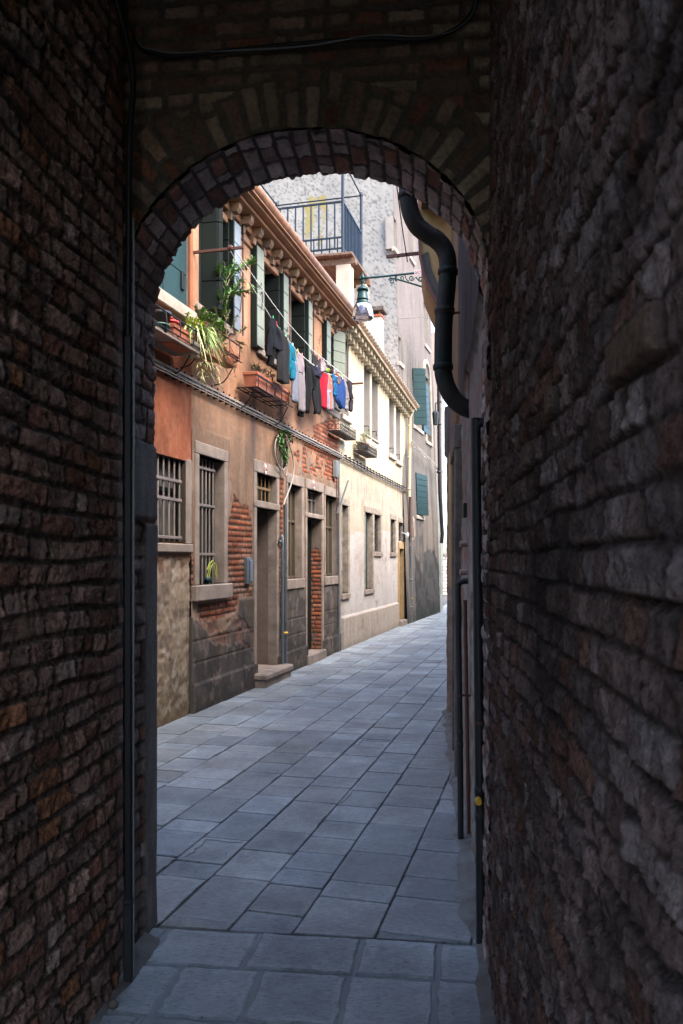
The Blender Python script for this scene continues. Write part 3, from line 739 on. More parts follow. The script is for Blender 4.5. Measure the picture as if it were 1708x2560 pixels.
for o in (W1, W2, W3, W4):
    if o in (W2, W3):
        mb = MB(); mb.box(o[0], o[1], .17, .18, o[2], o[3]); mb.build('window_blind', MATS['pink_plaster'], ora)
    else: glazing(ora, o, .19, mull=1, fr=.05)
    mb = MB(); mb.bbox(o[0]-.10, o[1]+.10, -.05, .12, o[2]-.09, o[2]-.001, .012); mb.build('window_sill', M_stone if o is not W4 else M_stonew, ora)
    mb = MB(); mb.bbox(o[0]-.06, o[1]+.06, -.022, .03, o[3]+.06, o[3]+.20, .008); mb.build('window_lintel', mat('orange_trim', (.25, .125, .07), .85, bump=.4), ora)
# stone slab under W4 / blank panel over the brick
mb = MB(); sx = on(FA, 795, 1000); mb.bbox(sx[0], SB_ORA-.02, -.022, .02, on(FA, 848, 1050)[1], W4[2]-.10, .01); mb.build('wall_panel', M_stone, ora)
# shutters: bifold leaves
def leafobj(parent, M2, w, h, m, label=None, nb=5, hinge=None):
    q = MB(); shutter_leaf(q, w, h, .034, nb)
    b = MB(); b.v = [tuple(M2 @ Vector(p)) for p in q.v]; b.f = q.f; b.c = q.c; b.sm = q.sm
    return b.build('window_shutter', m, parent, label=label)
def place(s, y, z, deg): return Matrix.Translation((s, y, z)) @ Matrix.Rotation(R(deg), 4, 'Z')
def hook(parent, s, z, y=-.06):
    mb = MB(); pts = []
    for i in range(16):
        a = i/15*math.pi*1.5; r = .045*(1-i/24); pts.append((s+r*math.sin(a), y, z+.06+r*math.cos(a)))
    mb.tube([(s, y, z-.16), (s+.03, y, z-.10), (s+.045, y, z+.02)]+pts[4:], .006, 6); mb.tube([(s-.09, y, z+.10), (s-.02, y, z+.10), (s-.01, y, z+.17)], .006, 6)
    mb.build('shutter_hook', M_black, parent)
for i, o in enumerate((W1, W2, W3, W4)):
    w_ = o[1]-o[0]; hh = o[3]-o[2]-.04
    lf = w_*.27 if i else w_*.25
    big = .50 if i else .52
    # left flat leaf against the wall
    if i in (1, 3):
        leafobj(ora, place(o[0]-lf*1.5, -.075, o[2]-.02, 0), lf*1.5, hh, M_shut)
        mb = MB(); mb.bbox(o[0]-lf*1.5-.012, o[0]-lf*1.5+.018, -.085, -.012, o[2]-.06, o[2]+hh, .004); mb.build('shutter_edge', M_shutd, ora)
        if i == 1: hook(ora, o[0]-lf*.7, o[2]+.62, -.09)
    if i == 0:
        q = on(FA, 493, 760, -.0)
        leafobj(ora, place(o[0]+.03, -.01, o[2]-.05, -86), .185, hh+.3, M_shutd, 'shade-darkened inner face of the shutter leaf standing open')
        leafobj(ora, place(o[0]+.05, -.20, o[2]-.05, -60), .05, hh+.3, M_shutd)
    # right side: one leaf standing out, one flat on the wall
    if i < 3:
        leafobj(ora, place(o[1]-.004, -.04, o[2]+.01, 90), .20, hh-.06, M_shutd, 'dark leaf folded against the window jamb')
        leafobj(ora, place(o[1]+.035, -.075, o[2]-.02, 0), lf*1.25, hh, M_shut if i != 0 else mat('pale_blue_shutter', (.18, .20, .215), .5))
        mb = MB(); e = o[1]+.035+lf*1.25+.02
        mb.tube([(e, -.09, o[2]-.05), (e, -.09, o[3]-.02), (e+.09, -.07, o[3]-.02)], .010, 8); mb.build('shutter_rod', M_black, ora)
        hook(ora, e-.12, o[2]+.35, -.1)
        mb = MB(); mb.bbox(o[1]+.0, o[1]+.035, -.09, .0, o[2]-.02, o[2]+hh, .004); mb.build('shutter_edge', M_shutd, ora)
    else:
        leafobj(ora, place(o[0]+w_*.52, -.02, o[2]+.35, -28), .30, hh-.35, M_shut)
        mb = MB(); mb.tube([(o[0]+w_*.52+.28, -.19, o[2]+.3), (o[0]+w_*.52+.28, -.19, o[3]), (o[0]+w_*.52+.38, -.19, o[3])], .009, 8); mb.build('shutter_rod', M_black, ora)
# cornice: brackets, fascia, gutter
EZ = 6.42
_, ez1 = on(FA, 636, 461, -.38); _, ez2 = on(FA, 870, 752, -.38); EZ = (ez1+ez2)/2
ZB = EZ-.255
s = SB_RED+.15; nb = 0
mb = MB(); mb.bbox(SB_RED+.02, SB_ORA-.0, -.035, .02, ZB-.14, ZB-.06, .01); mb.bbox(SB_RED+.02, SB_ORA, -.06, .02, ZB+.0, ZB+.10, .01)
mb.build('cornice_band', MATS['orange_trim'], ora)
while s < SB_ORA-.1:
    mb = MB(); j = rnd.uniform(-.01, .01)
    mb.extr([(0.02, ZB-.10), (-.075, ZB-.10), (-.085, ZB-.02), (-.15+j, ZB-.015), (-.18+j, ZB+.02), (-.185+j, ZB+.085), (.02, ZB+.085)], s+j, s+j+.10, 0)
    mb.build('cornice_bracket', mat('bracket_stone', (.22, .125, .072), .85, bump=.8, bscale=30, col2=(.075, .05, .035), vscale=8), ora); s += .36; nb += 1
mb = MB(); mb.bbox(SB_RED, SB_ORA+.01, -.235, .02, ZB+.087, ZB+.125, .008); mb.bbox(SB_RED, SB_ORA+.02, -.33, .02, ZB+.126, ZB+.150, .006); mb.bbox(SB_RED, SB_ORA+.02, -.375, .02, ZB+.151, ZB+.168, .004)
mb.build('cornice_slab', MATS['orange_trim'], ora)
mb = MB(); pr = [(-.355-.085*math.sin(a)+.0, EZ-.085*math.cos(a)-.0) for a in np.linspace(0, math.pi*.62, 9)]
pr = [(-.335-.075*math.sin(a), EZ-.01-.068*math.cos(a)) for a in np.linspace(-.6, 1.75, 12)]
pr2 = [(a*.93-.34*.07, (b-EZ)*.9+EZ) for a, b in pr]
mb.extr(pr+pr2[::-1], SB_RED, SB_ORA+.08, 0, True); mb.build('gutter', M_gutter, ora)
mb = MB(); mb.poly([(SB_RED-3, -.30, EZ-.06), (SB_ORA, -.30, EZ-.06), (SB_ORA, 2.6, EZ+.75), (SB_RED-3, 2.6, EZ+.75), (SB_RED-3, 2.6, EZ-.1), (SB_ORA, 2.6, EZ-.1), (SB_ORA, -.30, EZ-.11), (SB_RED-3, -.30, EZ-.11)], [(0, 1, 2, 3), (0, 7, 6, 1), (1, 6, 5, 2), (3, 2, 5, 4), (0, 3, 4, 7), (7, 4, 5, 6)])
mb.build('roof', mat('roof_tiles', (.26, .12, .07), .9, bump=.8, bscale=12), ora)
mb = MB(); mb.box(SB_RED+.0, SB_ORA, 1.1, 5, 0, EZ-.1); mb.build('rear_mass', MATS['plain_brown_plaster'], ora)
mb = MB(); mb.box(SB_RED-3.2, SB_RED-.01, .28, 5, 0, EZ+.2); mb.build('rear_mass', MATS['plain_brown_plaster'], red)
# ================================================================== yellow house
yel = house_thing('yellow_house', 'cream yellow house with white lower storey and scalloped eave tiles', FY)
SY0 = on(FY, 849, 1500)[0]; SY1 = on(FY, 1015, 1500)[0]
YU0 = op(FY, 853, 872, 834, 1047, 'r'); YU1 = op(FY, 910, 925, 897, 1081)
YU2 = op(FY, 930, 945, 920, 1081); YU2 = (YU2[0], YU2[1], YU1[2], YU1[3])
YU3 = op(FY, 973, 985, 970, 1134); YU4 = op(FY, 990, 1001, 992, 1150)
YL1 = op(FY, 854, 870, 1262, 1485); YL2 = op(FY, 912, 933, 1280, 1474); YL3 = op(FY, 935, 951, 1286, 1379)
YL2 = (YL2[0], YL3[0]-.14, YL2[2], YL2[3])
YL4 = op(FY, 976, 988, 1298, 1381); YDT = op(FY, 996, 1007, 1306, 1352); YD = op(FY, 996, 1007, 1372, 1551)
YD = (YD[0], YD[1], .12, YD[3])
ye1 = on(FY, 870, 754, -.3)[1]; ye2 = on(FY, 1016, 979, -.3)[1]
zye = lambda s: ye1+(ye2-ye1)*(s-SY0)/(SY1-SY0)
print('yellow', SY0, SY1, ye1, ye2, YU0, YU3, YL1, YD)
def f_yel(S, Z):
    n = fbm(S*2, Z*1.3, 5, 160); st = fbm(S*9, Z*1.0, 5, 161); nn = fbm(S*25, Z*25, 3, 162)
    c = mixc((.74, .61, .37), (.68, .53, .31), sstep(.35, .65, n)); c = mixc(c, (.72, .62, .43), sstep(.5, .7, st)*.6)
    gr = sstep(3.5, 2.9, Z+.4*(n-.5)); c = mixc(c, (.60, .49, .36), gr*.8)
    c = mixc(c, (.36, .27, .18), sstep(.60, .70, fbm(S*6, Z*2.2, 4, 163))*.55*sstep(2.0, 2.7, Z)*sstep(3.9, 3.2, Z))
    zw = 2.08+.10*np.floor((S-SY0)/1.1)*.6
    wh = sstep(zw+.01, zw-.01, Z); c = mixc(c, mixc((.69, .62, .52), (.61, .54, .45), sstep(.35, .65, n)), wh)
    fo = (Z < .56) & (S < YD[0]-.12) & (S > SY0+.10); c = np.where(fo[..., None], mixc((.60, .50, .38), (.52, .42, .31), sstep(.3, .7, st)), c)
    c = mixc(c, (.40, .31, .22), sstep(.62, .70, fbm(S*3, Z*4, 4, 164))*.3)
    c = mixc(c, (.30, .24, .16), sstep(.16, 0, Z)*.5)
    ck = sstep(.014, .0, np.abs(fbm(S*1.6, Z*.8, 4, 165)-.5))*(fbm(S, Z, 2, 166) > .58); c = mixc(c, (.25, .19, .13), ck*.6)
    left = sstep(.13, .10, S-SY0)*sstep(2.9, 2.7, Z); c = mixc(c, (.20, .17, .14), left*.5)
    return .006*(n-.5)+.003*(nn-.5)+fo*.045, c*np.array((.585, .60, .66))
ops_y = [YU0, YU1, YU2, YU3, YU4, YL1, YL2, YL3, YL4, YDT, YD]
facade(yel, FY, SY0, SY1, -.05, 6.9, .022, ops_y, f_yel, zt=lambda s: zye(s)-.05)
M_grev = mat('grey_reveal', (.28, .245, .21), .9, bump=.3, col2=(.22, .195, .17))
for o in ops_y:
    up = o[2] > 2.8
    mb = MB(); niche(mb, o, (.30 if up else .16) if o is not YD else .45); mb.build('door_reveal' if o is YD else 'window_reveal', M_grev if up else M_stoned, yel)
    if o is YD: continue
    glazing(yel, o, .29 if up else .155, mull=0, fr=.04)
    if up:
        if o is not YU1 and o is not YU2:
            mb = MB(); mb.bbox(o[0]-.08, o[1]+.08, -.06, .1, o[2]-.10, o[2], .01); mb.build('window_sill', M_stonew, yel)
        else:
            mb = MB(); mb.bbox(o[0]-.03, o[1]+.03, -.03, .1, o[2]-.05, o[2], .01); mb.build('window_sill', M_grev, yel)
        mb = MB(); mb.tube([(o[0]-.02, -.0, o[2]+.12), (o[0]-.02, -.10, o[2]+.12), (o[0]-.02, -.10, o[2]+.02)], .012, 6); mb.build('shutter_hook', M_black, yel)
    else:
        mb = MB(); surround(mb, o, .045, .10, .13, .015); mb.build('window_frame', mat('grey_beige_stone', (.30, .255, .20), .85, bump=.6, col2=(.16, .13, .10), vscale=8), yel)
        if o is not YDT:
            mb = MB(); mb.bbox(o[0]-.05, o[1]+.08, -.04, .1, o[2]-.10, o[2], .01); mb.build('window_sill', M_stone, yel)
for o in (YL1, YL2):
    leafobj(yel, place(o[0]+.01, .06, o[2]+.02, -4), (o[1]-o[0])*.45, o[3]-o[2]-.05, mat('bottle_green_shutter', (.03, .075, .065), .5, bump=.2, bscale=20), 'bottle green shutter folded inside the opening', 4)
for o in (YL3, YL4, YDT): bars(yel, o, o[0]+.06, o[1]-.06, 4, [o[2]+(o[3]-o[2])*k/5 for k in (1, 2, 3, 4)], .06, .010, .02, M_black)
M_och = mat('ochre_stone', (.36, .25, .12), .85, bump=.5, col2=(.27, .18, .08), vscale=5)
mb = MB(); surround(mb, YD, .07, .12, .17, .03); mb.build('door_frame', M_och, yel)
mb = MB(); mb.bbox(YD[0], YD[1], .38, .43, .13, YD[3], .01); mb.build('door', mat('brown_door', (.20, .13, .08), .6, bump=.3), yel)
mb = MB(); mb.bbox(YD[0]-.12, YD[1]+.2, -.12, .44, -.02, .125, .012); mb.build('door_step', M_stone, yel)
# eave with brackets and bulging tiles
M_ybr = mat('cream_bracket', (.33, .27, .18), .85, bump=.5, col2=(.18, .14, .09), vscale=9)
s = SY0+.05
while s < SY1-.05:
    zb = zye(s)-.28; mb = MB()
    mb.bbox(s, s+.11, -.12, .02, zb-.10, zb+.02, .008); mb.bbox(s, s+.11, -.22, .02, zb+.02, zb+.13, .008)
    mb.build('eave_bracket', M_ybr, yel)
    s += .255
mb = MB(); n = 120; P = []
for i in range(n+1):
    s = SY0+(SY1+.03-SY0)*i/n; z = zye(s)
    for a, b in ((.02, -.16), (-.27, -.16), (-.28, -.12), (.02, -.12)): P.append((s, a, z+b))
mb.poly(P, [(i*4+k, (i+1)*4+k, (i+1)*4+(k+1) % 4, i*4+(k+1) % 4) for i in range(n) for k in range(4)])
mb.build('eave_board', M_ybr, yel)
mb = MB(); s = SY0
while s < SY1:
    z = zye(s+.08)-.075; pts = []
    for k in range(2):
        mb.extr([(s+.085+.085*math.cos(a), z+.055*math.sin(a)) for a in np.linspace(0, math.pi, 8)]+[(s+.085+.065*math.cos(a), z+.038*math.sin(a)) for a in np.linspace(math.pi, 0, 8)], -.33, .12, 1, True) if k == 0 else None
    s += .178
ro = mb.build('eave_tiles', mat('pale_tiles', (.22, .175, .13), .9, bump=.6, bscale=20, col2=(.30, .22, .16), vscale=8), yel)
mb = MB(); mb.poly([(SY0, -.27, ye1-.04), (SY1, -.27, ye2-.04), (SY1, 2.8, ye2+.7), (SY0, 2.8, ye1+.7), (SY0, 2.8, ye1-.3), (SY1, 2.8, ye2-.3), (SY1, -.27, ye2-.10), (SY0, -.27, ye1-.10)], [(0, 1, 2, 3), (0, 7, 6, 1), (1, 6, 5, 2), (3, 2, 5, 4), (0, 3, 4, 7), (7, 4, 5, 6)])
mb.build('roof', MATS['roof_tiles'], yel)
mb = MB(); mb.box(SY0+.01, SY1-.02, .5, 5, 0, 5.5); mb.build('rear_mass', MATS['plain_brown_plaster'], yel)
# downpipe and bundle of pipes at the end of the yellow house
mb = MB(); e = SY1-.05
mb.tube([(e-.06, -.22, zye(e)-.12), (e-.05, -.12, zye(e)-.35), (e-.05, -.10, 3.2)], .045, 12)
for z in (5.0, 4.2, 3.4): mb.lathe((e-.05, -.10, z), [(.047, -.02), (.054, -.02), (.054, .02), (.047, .02)], 12)
o = mb.build('downpipe', mat('cream_downpipe', (.44, .36, .23), .5), None, FY, base=(e, 0, 0)); tagp(o, 'cream painted downpipe at the far end of the yellow house', 'pipe')
mb = MB(); mb.tube([(e+.03, -.13, 3.2), (e+.05, -.13, 2.2)], .05, 10)
o = mb.build('downpipe', mat('brown_downpipe', (.12, .075, .06), .5), None, FY, base=(e, 0, 2)); tagp(o, 'short brown downpipe below the cream one', 'pipe')
for k, (ds, r, zt_, lab) in enumerate(((.12, .04, 1.95, 'wide grey steel drain pipe'), (.02, .018, 1.4, 'thin grey pipe with a brass tap'))):
    pi = thing('drain_pipe', lab+' between the yellow and the grey house', 'pipe', FY, (e+ds, -.12, 0))
    mb = MB(); mb.tube([(e+ds, -.12, -.01), (e+ds, -.12, zt_)], r, 12); mb.build('pipe', M_grpipe, pi)
    mb = MB(); pass
    for z in (.4, 1.1): mb = MB(); mb.lathe((e+ds, -.12, z), [(r, -.02), (r+.008, -.02), (r+.008, .02), (r, .02)], 12); mb.build('collar', M_grpipe, pi)
    if k: mb = MB(); mb.lathe((e+ds, -.15, .62), [(.0, -.02), (.022, -.02), (.022, .02), (0, .02)], 10); mb.build('tap', MATS['brass'], pi)
# ================================================================== grey tall house (leaning)
LEAN = .033
gre = house_thing('grey_house', 'tall leaning grey stained house at the far end with teal shutters', FG)
def sheared(o):
    me = o.data; n = len(me.vertices); a = np.empty(n*3, np.float32); me.vertices.foreach_get('co', a); a = a.reshape(-1, 3)
    kx = FG.col[0].x; ky = FG.col[1].x
    a[:, 0] -= LEAN*a[:, 2]*kx; a[:, 1] -= LEAN*a[:, 2]*ky
    me.vertices.foreach_set('co', a.ravel()); me.update(); return o
SG0 = on(FG, 1019, 1500)[0]; SG1 = on(FG, 1102, 1531)[0]
def opg(xl, xr, yt, yb):
    z = 1.6+(1400-(yt+yb)/2)*22/2000; dx = LEAN*z/22*2000
    return op(FG, xl+dx, xr+dx, yt, yb)
GU = opg(1032, 1052, 920, 1062); GV = opg(1062, 1074, 935, 1100); GL = opg(1040, 1055, 1180, 1288)
G2 = opg(985, 992, 540, 620); G3_ = opg(1022, 1030, 500, 640); G4_ = opg(1060, 1070, 740, 860); G5 = opg(998, 1004, 840, 905)
PG = [on(FG, x, y) for x, y in [(1043, 1380), (1060, 1440), (1066, 1375), (1075, 1372), (1092, 1378), (1101, 1420), (1104, 1560), (1040, 1570)]]
def f_gre(S, Z):
    n = fbm(S*1.6, Z*.8, 5, 170); st = fbm(S*5, Z*.45, 5, 171); nn = fbm(S*16, Z*16, 4, 172); n4 = fbm(S*4, Z*4, 5, 174)
    c = mixc((.48, .41, .35), (.38, .33, .29), sstep(.35, .65, n)); c = mixc(c, (.20, .19, .185), sstep(.50, .66, st)*.8)
    c = mixc(c, (.54, .46, .44), sstep(6.5, 8, Z)*.6)
    c = mixc(c, (.52, .43, .34), sstep(.1, 0, Z-3.2)*.4*sstep(.5, .6, n4))
    pg = poly_mask(S, Z, PG, .12, 175)
    c = mixc(c, mixc((.22, .21, .20), (.14, .135, .13), sstep(.4, .6, n4)), pg)
    c = mixc(c, (.10, .12, .09), sstep(.5, .1, Z)*.6)
    return .01*(n-.5)+pg*(-.02+.012*nn)+.004*nn, c*.28
sheared(facade(gre, FG, SG0, SG1, -.05, 14, .035, [GU, GV, GL, G2, G3_, G4_, G5], f_gre))
for o in (GU, GV, GL, G2, G3_, G4_, G5):
    mb = MB(); niche(mb, o, .22); sheared(mb.build('window_reveal', M_grev, gre))
for o in (GU, GV, GL, G2, G3_, G4_, G5):
    mb = MB(); mb.box(o[0], o[1], .2, .21, o[2], o[3]); sheared(mb.build('window_pane', M_glass, gre))
    mb = MB(); mb.bbox(o[0]-.09, o[1]+.09, -.05, .05, o[2]-.10, o[2]-.0, .01); sheared(mb.build('window_sill', M_stonew, gre))
for o in (GU,):
    w_ = o[1]-o[0]
    sheared(leafobj(gre, place(o[0]+.0, -.03, o[2], -70), .34, o[3]-o[2], M_teal, 'teal leaf half open', 8))
    sheared(leafobj(gre, place(o[1]+.02, -.06, o[2], 0), w_*.8, o[3]-o[2]-.05, mat('teal_board', (.007, .036, .050), .5, bump=.3), 'teal shutter leaf folded back on the wall', 8))
sheared(leafobj(gre, place(GL[0]+.02, -.03, GL[2]+.02, -12), (GL[1]-GL[0])*.9, GL[3]-GL[2]-.04, mat('sea_green_board', (.006, .028, .028), .5, bump=.3), 'closed sea green shutter', 7))
mb = MB(); w_ = GV[1]-GV[0]
for sg in (-1, 1):
    x = (GV[0]+GV[1])/2+sg*(w_/2+.06); mb.bbox(x-.06, x+.06, -.05, .05, GV[2]-.05, GV[3], .01)
arc = [((GV[0]+GV[1])/2+(w_/2+.12)*math.cos(a), GV[3]+(w_/2+.12)*math.sin(a)) for a in np.linspace(0, math.pi, 14)]; arc += [((GV[0]+GV[1])/2+(w_/2)*math.cos(a), GV[3]+(w_/2)*math.sin(a)) for a in np.linspace(math.pi, 0, 14)]
mb.extr(arc, -.05, .03, 1); sheared(mb.build('arched_frame', M_stonew, gre))
# camera-facing side wall above the yellow roof (rough cast) with ochre stain
def f_side(A, Z):
    n = fbm(A*1.2, Z*1.2, 5, 180); sp = fbm(A*17, Z*17, 3, 181); n5 = fbm(A*40, Z*40, 2, 182)
    c = mixc((.54, .505, .455), (.44, .42, .39), sstep(.35, .65, n)); c = c*(.85+.3*sp)[..., None]
    c = mixc(c, (.13, .13, .13), sstep(.62, .70, n5)*.7)
    c = mixc(c, (.44, .36, .14), poly_mask(A, Z, [(2.35, 10.9), (1.75, 10.9), (1.8, 10.1), (1.95, 9.6), (2.2, 9.4), (2.35, 9.8)], .12, 183)*sstep(.42, .55, fbm(A*5, Z*1.5, 4, 184)))
    c = mixc(c, (.32, .34, .36), poly_mask(A, Z, [(3.9, 13), (4.1, 9.9), (3.7, 9.0), (8, 6), (8, 13)], .2, 186)*.8)
    return c*np.array((.52, .515, .50)), .012*(n-.5)+.003*(sp-.5)
ay = axis(0, 7.5, .04); az = axis(3.5, 12.0, .04)
A, Z = np.meshgrid(ay, az, indexing='ij'); c, h = f_side(A, Z)
P = np.stack([SG0-h-.005, A, Z], -1)
sheared(gridmesh('side_wall', P, None, c, mat('roughcast', (.5, .5, .5), .95, attr=True, var=.12, vscale=22, bump=.4, bscale=50, big=.12), gre))
mb = MB(); mb.box(SG0+.05, SG1-.02, .32, 7.5, 0, 12.0); mb.box(SG0+.06, SG1-.02, .3, .34, 12, 14.0); sheared(mb.build('rear_mass', MATS['plain_brown_plaster'], gre))
mb = MB(); mb.bbox(SG0-.12, SG0+.3, 1.1, 3.0, 12.0, 12.14, .02); sheared(mb.build('coping', M_stonew, gre))
pi = thing('vent_pipe', 'white plastic pipe climbing the rough grey wall behind the roof terrace', 'pipe', FG, (SG0-.08, 0, 6))
mb = MB(); qy = 3.62; mb.tube([(SG0-.06, qy, 6), (SG0-.06, qy, 11.9)], .045, 10); o = mb.build('pipe', mat('white_plastic', (.75, .76, .78), .4), pi)
for z in (7.5, 9.1, 10.6): mb = MB(); mb.lathe((SG0-.06, qy, z), [(.045, -.02), (.055, -.02), (.055, .02), (.045, .02)], 10); mb.build('collar', MATS['white_plastic'], pi)
# things beyond: light pipe at the end of the grey wall, dark downpipe, lantern, far wall
mb = MB(); mb.bbox(SG1-.02, SG1+.10, -.04, .2, 0, 3.6, .01); o = mb.build('corner_post', mat('pale_green_post', (.42, .46, .42), .7), None, FG, base=(SG1, 0, 0)); tagp(o, 'pale green grey corner post at the end of the grey wall', 'post')
def onY(x, y, Y): return ((x-854)/F*Y, Y, 1.6-(y-1400)/F*Y)
pi = thing('downpipe', 'dark downpipe kinked near its foot at the end of the alley', 'pipe', ID, onY(1099, 1200, 23.5))
mb = MB(); mb.tube([onY(1097, 880, 23.5), onY(1098, 1100, 23.5), onY(1100, 1230, 23.5), onY(1106, 1335, 23.6), onY(1104, 1358, 23.6)], .055, 10); mb.build('pipe', M_pipe, pi)
for k, y in enumerate((950, 1060, 1180)): mb = MB(); mb.lathe(onY(1097+k*.4, y, 23.5), [(.055, -.03), (.07, -.03), (.07, .03), (.055, .03)], 10); mb.build('collar', M_pipe, pi)
ln = thing('wall_lantern', 'small dark lantern hanging on the dark downpipe far down the alley', 'lamp', ID, onY(1089, 1050, 23))
c0 = Vector(onY(1089, 1062, 23)); mb = MB(); mb.lathe(c0, [(.0, -.02), (.07, 0), (.10, .34), (.05, .40), (0, .42)], 6, smooth=False); mb.build('lantern_body', M_pipe, ln)
mb = MB(); mb.tube([c0+Vector((0, 0, .4)), c0+Vector((0, 0, .62)), c0+Vector((.18, 0, .66))], .018, 8); mb.build('lantern_arm', M_black, ln)
fw = thing('far_wall', 'low pale brick wall closing the end of the alley', 'wall', ID, (6.0, 36, 0))
def f_far():
    a = axis(2.5, 12, .04); z = axis(0, 1.85, .03); A, Z = np.meshgrid(a, z, indexing='ij')
    t, r1, r2, r3 = bricks(A, Z, .16, .4, .7, 77, .01, .02, .015)
    c = mixc((.52, .44, .38), (.70, .62, .56), r2); c = mixc((.30, .25, .22), c, sstep(.3, .7, t))
    return np.stack([A, 36-.02*t, Z], -1), c
P, c = f_far(); gridmesh('wall_face', P, None, c, M_plast, fw)
mb = MB(); mb.box(2.5, 12, 36.05, 36.4, 0, 1.85); mb.bbox(2.4, 12.1, 35.9, 36.5, 1.85, 1.93); mb.build('coping', M_stonew, fw)
fh = thing('far_house', 'narrow glimpse of a pinkish house beyond the grey one at the end of the alley', 'house', ID, (3.0, 26, 0))
mb = MB(); mb.box(2.3, 3.30, 26, 32, 0, 9); mb.build('wall', mat('far_plaster', (.30, .25, .225), .9, bump=.3, streak=(1, 1, .2)), fh)
# ================================================================== roof terrace, chimney
inv = FA.inverted()
ac = inv @ Vector((.024, 16.0, 0)); AS, AY = ac.x, ac.y
alt = thing('roof_terrace', 'wooden roof terrace with dark blue railing above the eaves', 'roof terrace', FA, (AS, AY, 7.6))
M_rail = mat('blue_black_rail', (.010, .017, .028), .45, .3)
zt_, zm, zb_, zd = 8.77, 8.06, 7.84, 7.745; DW, DL = 1.95, 1.62
mb = MB()
mb.bar((AS, AY, zt_), (AS, AY+DW+.6, zt_), .045, .03); mb.bar((AS, AY, zm), (AS, AY+DW+.6, zm), .03, .03); mb.bar((AS, AY, zb_), (AS, AY+DW+.6, zb_), .03, .03)
mb.build('handrail', M_rail, alt)
mb = MB(); mb.bar((AS, AY, zt_), (AS+DL, AY, zt_), .045, .03); mb.bar((AS, AY, zb_), (AS+DL, AY, zb_), .03, .03); mb.build('handrail', M_rail, alt)
for i in range(1, 16): mb = MB(); mb.bar((AS, AY+.165*i, zb_), (AS, AY+.165*i, zt_), .038, .022); mb.build('baluster', M_rail, alt)
mb = MB()
for i in range(16): mb = MB(); mb.bar((AS+.01, AY+.165*i+.11, zb_-.07), (AS+.01, AY+.165*i+.11, zm), .028, .02); mb.build('short_baluster', M_rail, alt)
for i in range(1, 13): mb = MB(); mb.bar((AS+DL*i/13, AY, zb_), (AS+DL*i/13, AY, zt_), .02, .03); mb.build('baluster', M_rail, alt)
for a, b, zl in ((0, 0, 9.62), (DL, 0, 9.62), (DL, DW, 9.62)):
    mb = MB(); mb.tube([(AS+a, AY+b, zd-.3 if a else zd), (AS+a, AY+b, zl)], .032, 8); mb.lathe((AS+a, AY+b, zl), [(.045, -.02), (.045, .04), (.0, .05)], 8); mb.build('post', M_rail, alt)
mb = MB()
for a, b in (((0, 0), (DL, 0)), ((DL, 0), (DL, DW)), ((DL, DW), (-.6, DW))): mb.tube([(AS+a[0], AY+a[1], 9.6), (AS+b[0], AY+b[1], 9.6)], .016, 8)
mb.build('top_frame', M_rail, alt)
for i in range(9):
    y = AY-.20+i*.26; mb = MB(); mb.bbox(AS-.05+rnd.uniform(-.015, .015), AS+DL+.15, y, y+.245, zd-.05, zd, .006); mb.build('plank', M_wood, alt)
mb = MB(); mb.bbox(AS+.12, AS+.26, AY-.24, AY+DW+.2, zd-.19, zd-.052, .01); mb.bbox(AS+DL-.2, AS+DL-.06, AY-.24, AY+DW+.2, zd-.19, zd-.052, .01); mb.build('beam', M_wood, alt)
mb = MB(); mb.bbox(AS+.10, AS+.40, AY-.13, AY+.17, 5.6, zd-.192, .012); mb.build('pillar', mat('cream_pillar', (.30, .25, .20), .9, bump=.4, col2=(.45, .35, .26)), alt)
mb = MB(); mb.bbox(AS+DL-.28, AS+DL, AY-.18, AY+.06, 5.6, zd-.192, .012); mb.build('pillar', MATS['cream_pillar'], alt)
ch = thing('chimney', 'white chimney with a square stone cap on the yellow house roof', 'chimney', ID, onY(943, 900, 17.8))
b = inv @ Vector(onY(941, 900, 17.8)); Mch = FA
def chbox(x0, x1, y0, y1, z0, z1, nm, m):
    q = MB(); q.bbox(b.x+x0, b.x+x1, b.y+y0, b.y+y1, z0, z1, .008); o = q.build(nm, m, None, None, base=(0, 0, 0)); o.data.transform(FA); o.data.transform(Matrix.Translation(-Vector(ch.location))); o.matrix_world = ID; o.parent = ch; return o
zc = lambda y: 1.6-(y-1400)/F*17.8
chbox(-.15, .15, -.14, .17, 5.2, zc(797), 'shaft', mat('chimney_white', (.30, .30, .29), .9, bump=.3, col2=(.55, .52, .45)))
chbox(-.17, .17, -.16, .19, zc(797), zc(791), 'collar', M_terra)
for a, c_ in ((-.13, -.12), (.07, -.12), (-.13, .09), (.07, .09)): chbox(a, a+.05, c_, c_+.05, zc(791), zc(783), 'cap_post', M_stoned)
chbox(-.22, .22, -.21, .24, zc(783), zc(773), 'cap', M_stoned)
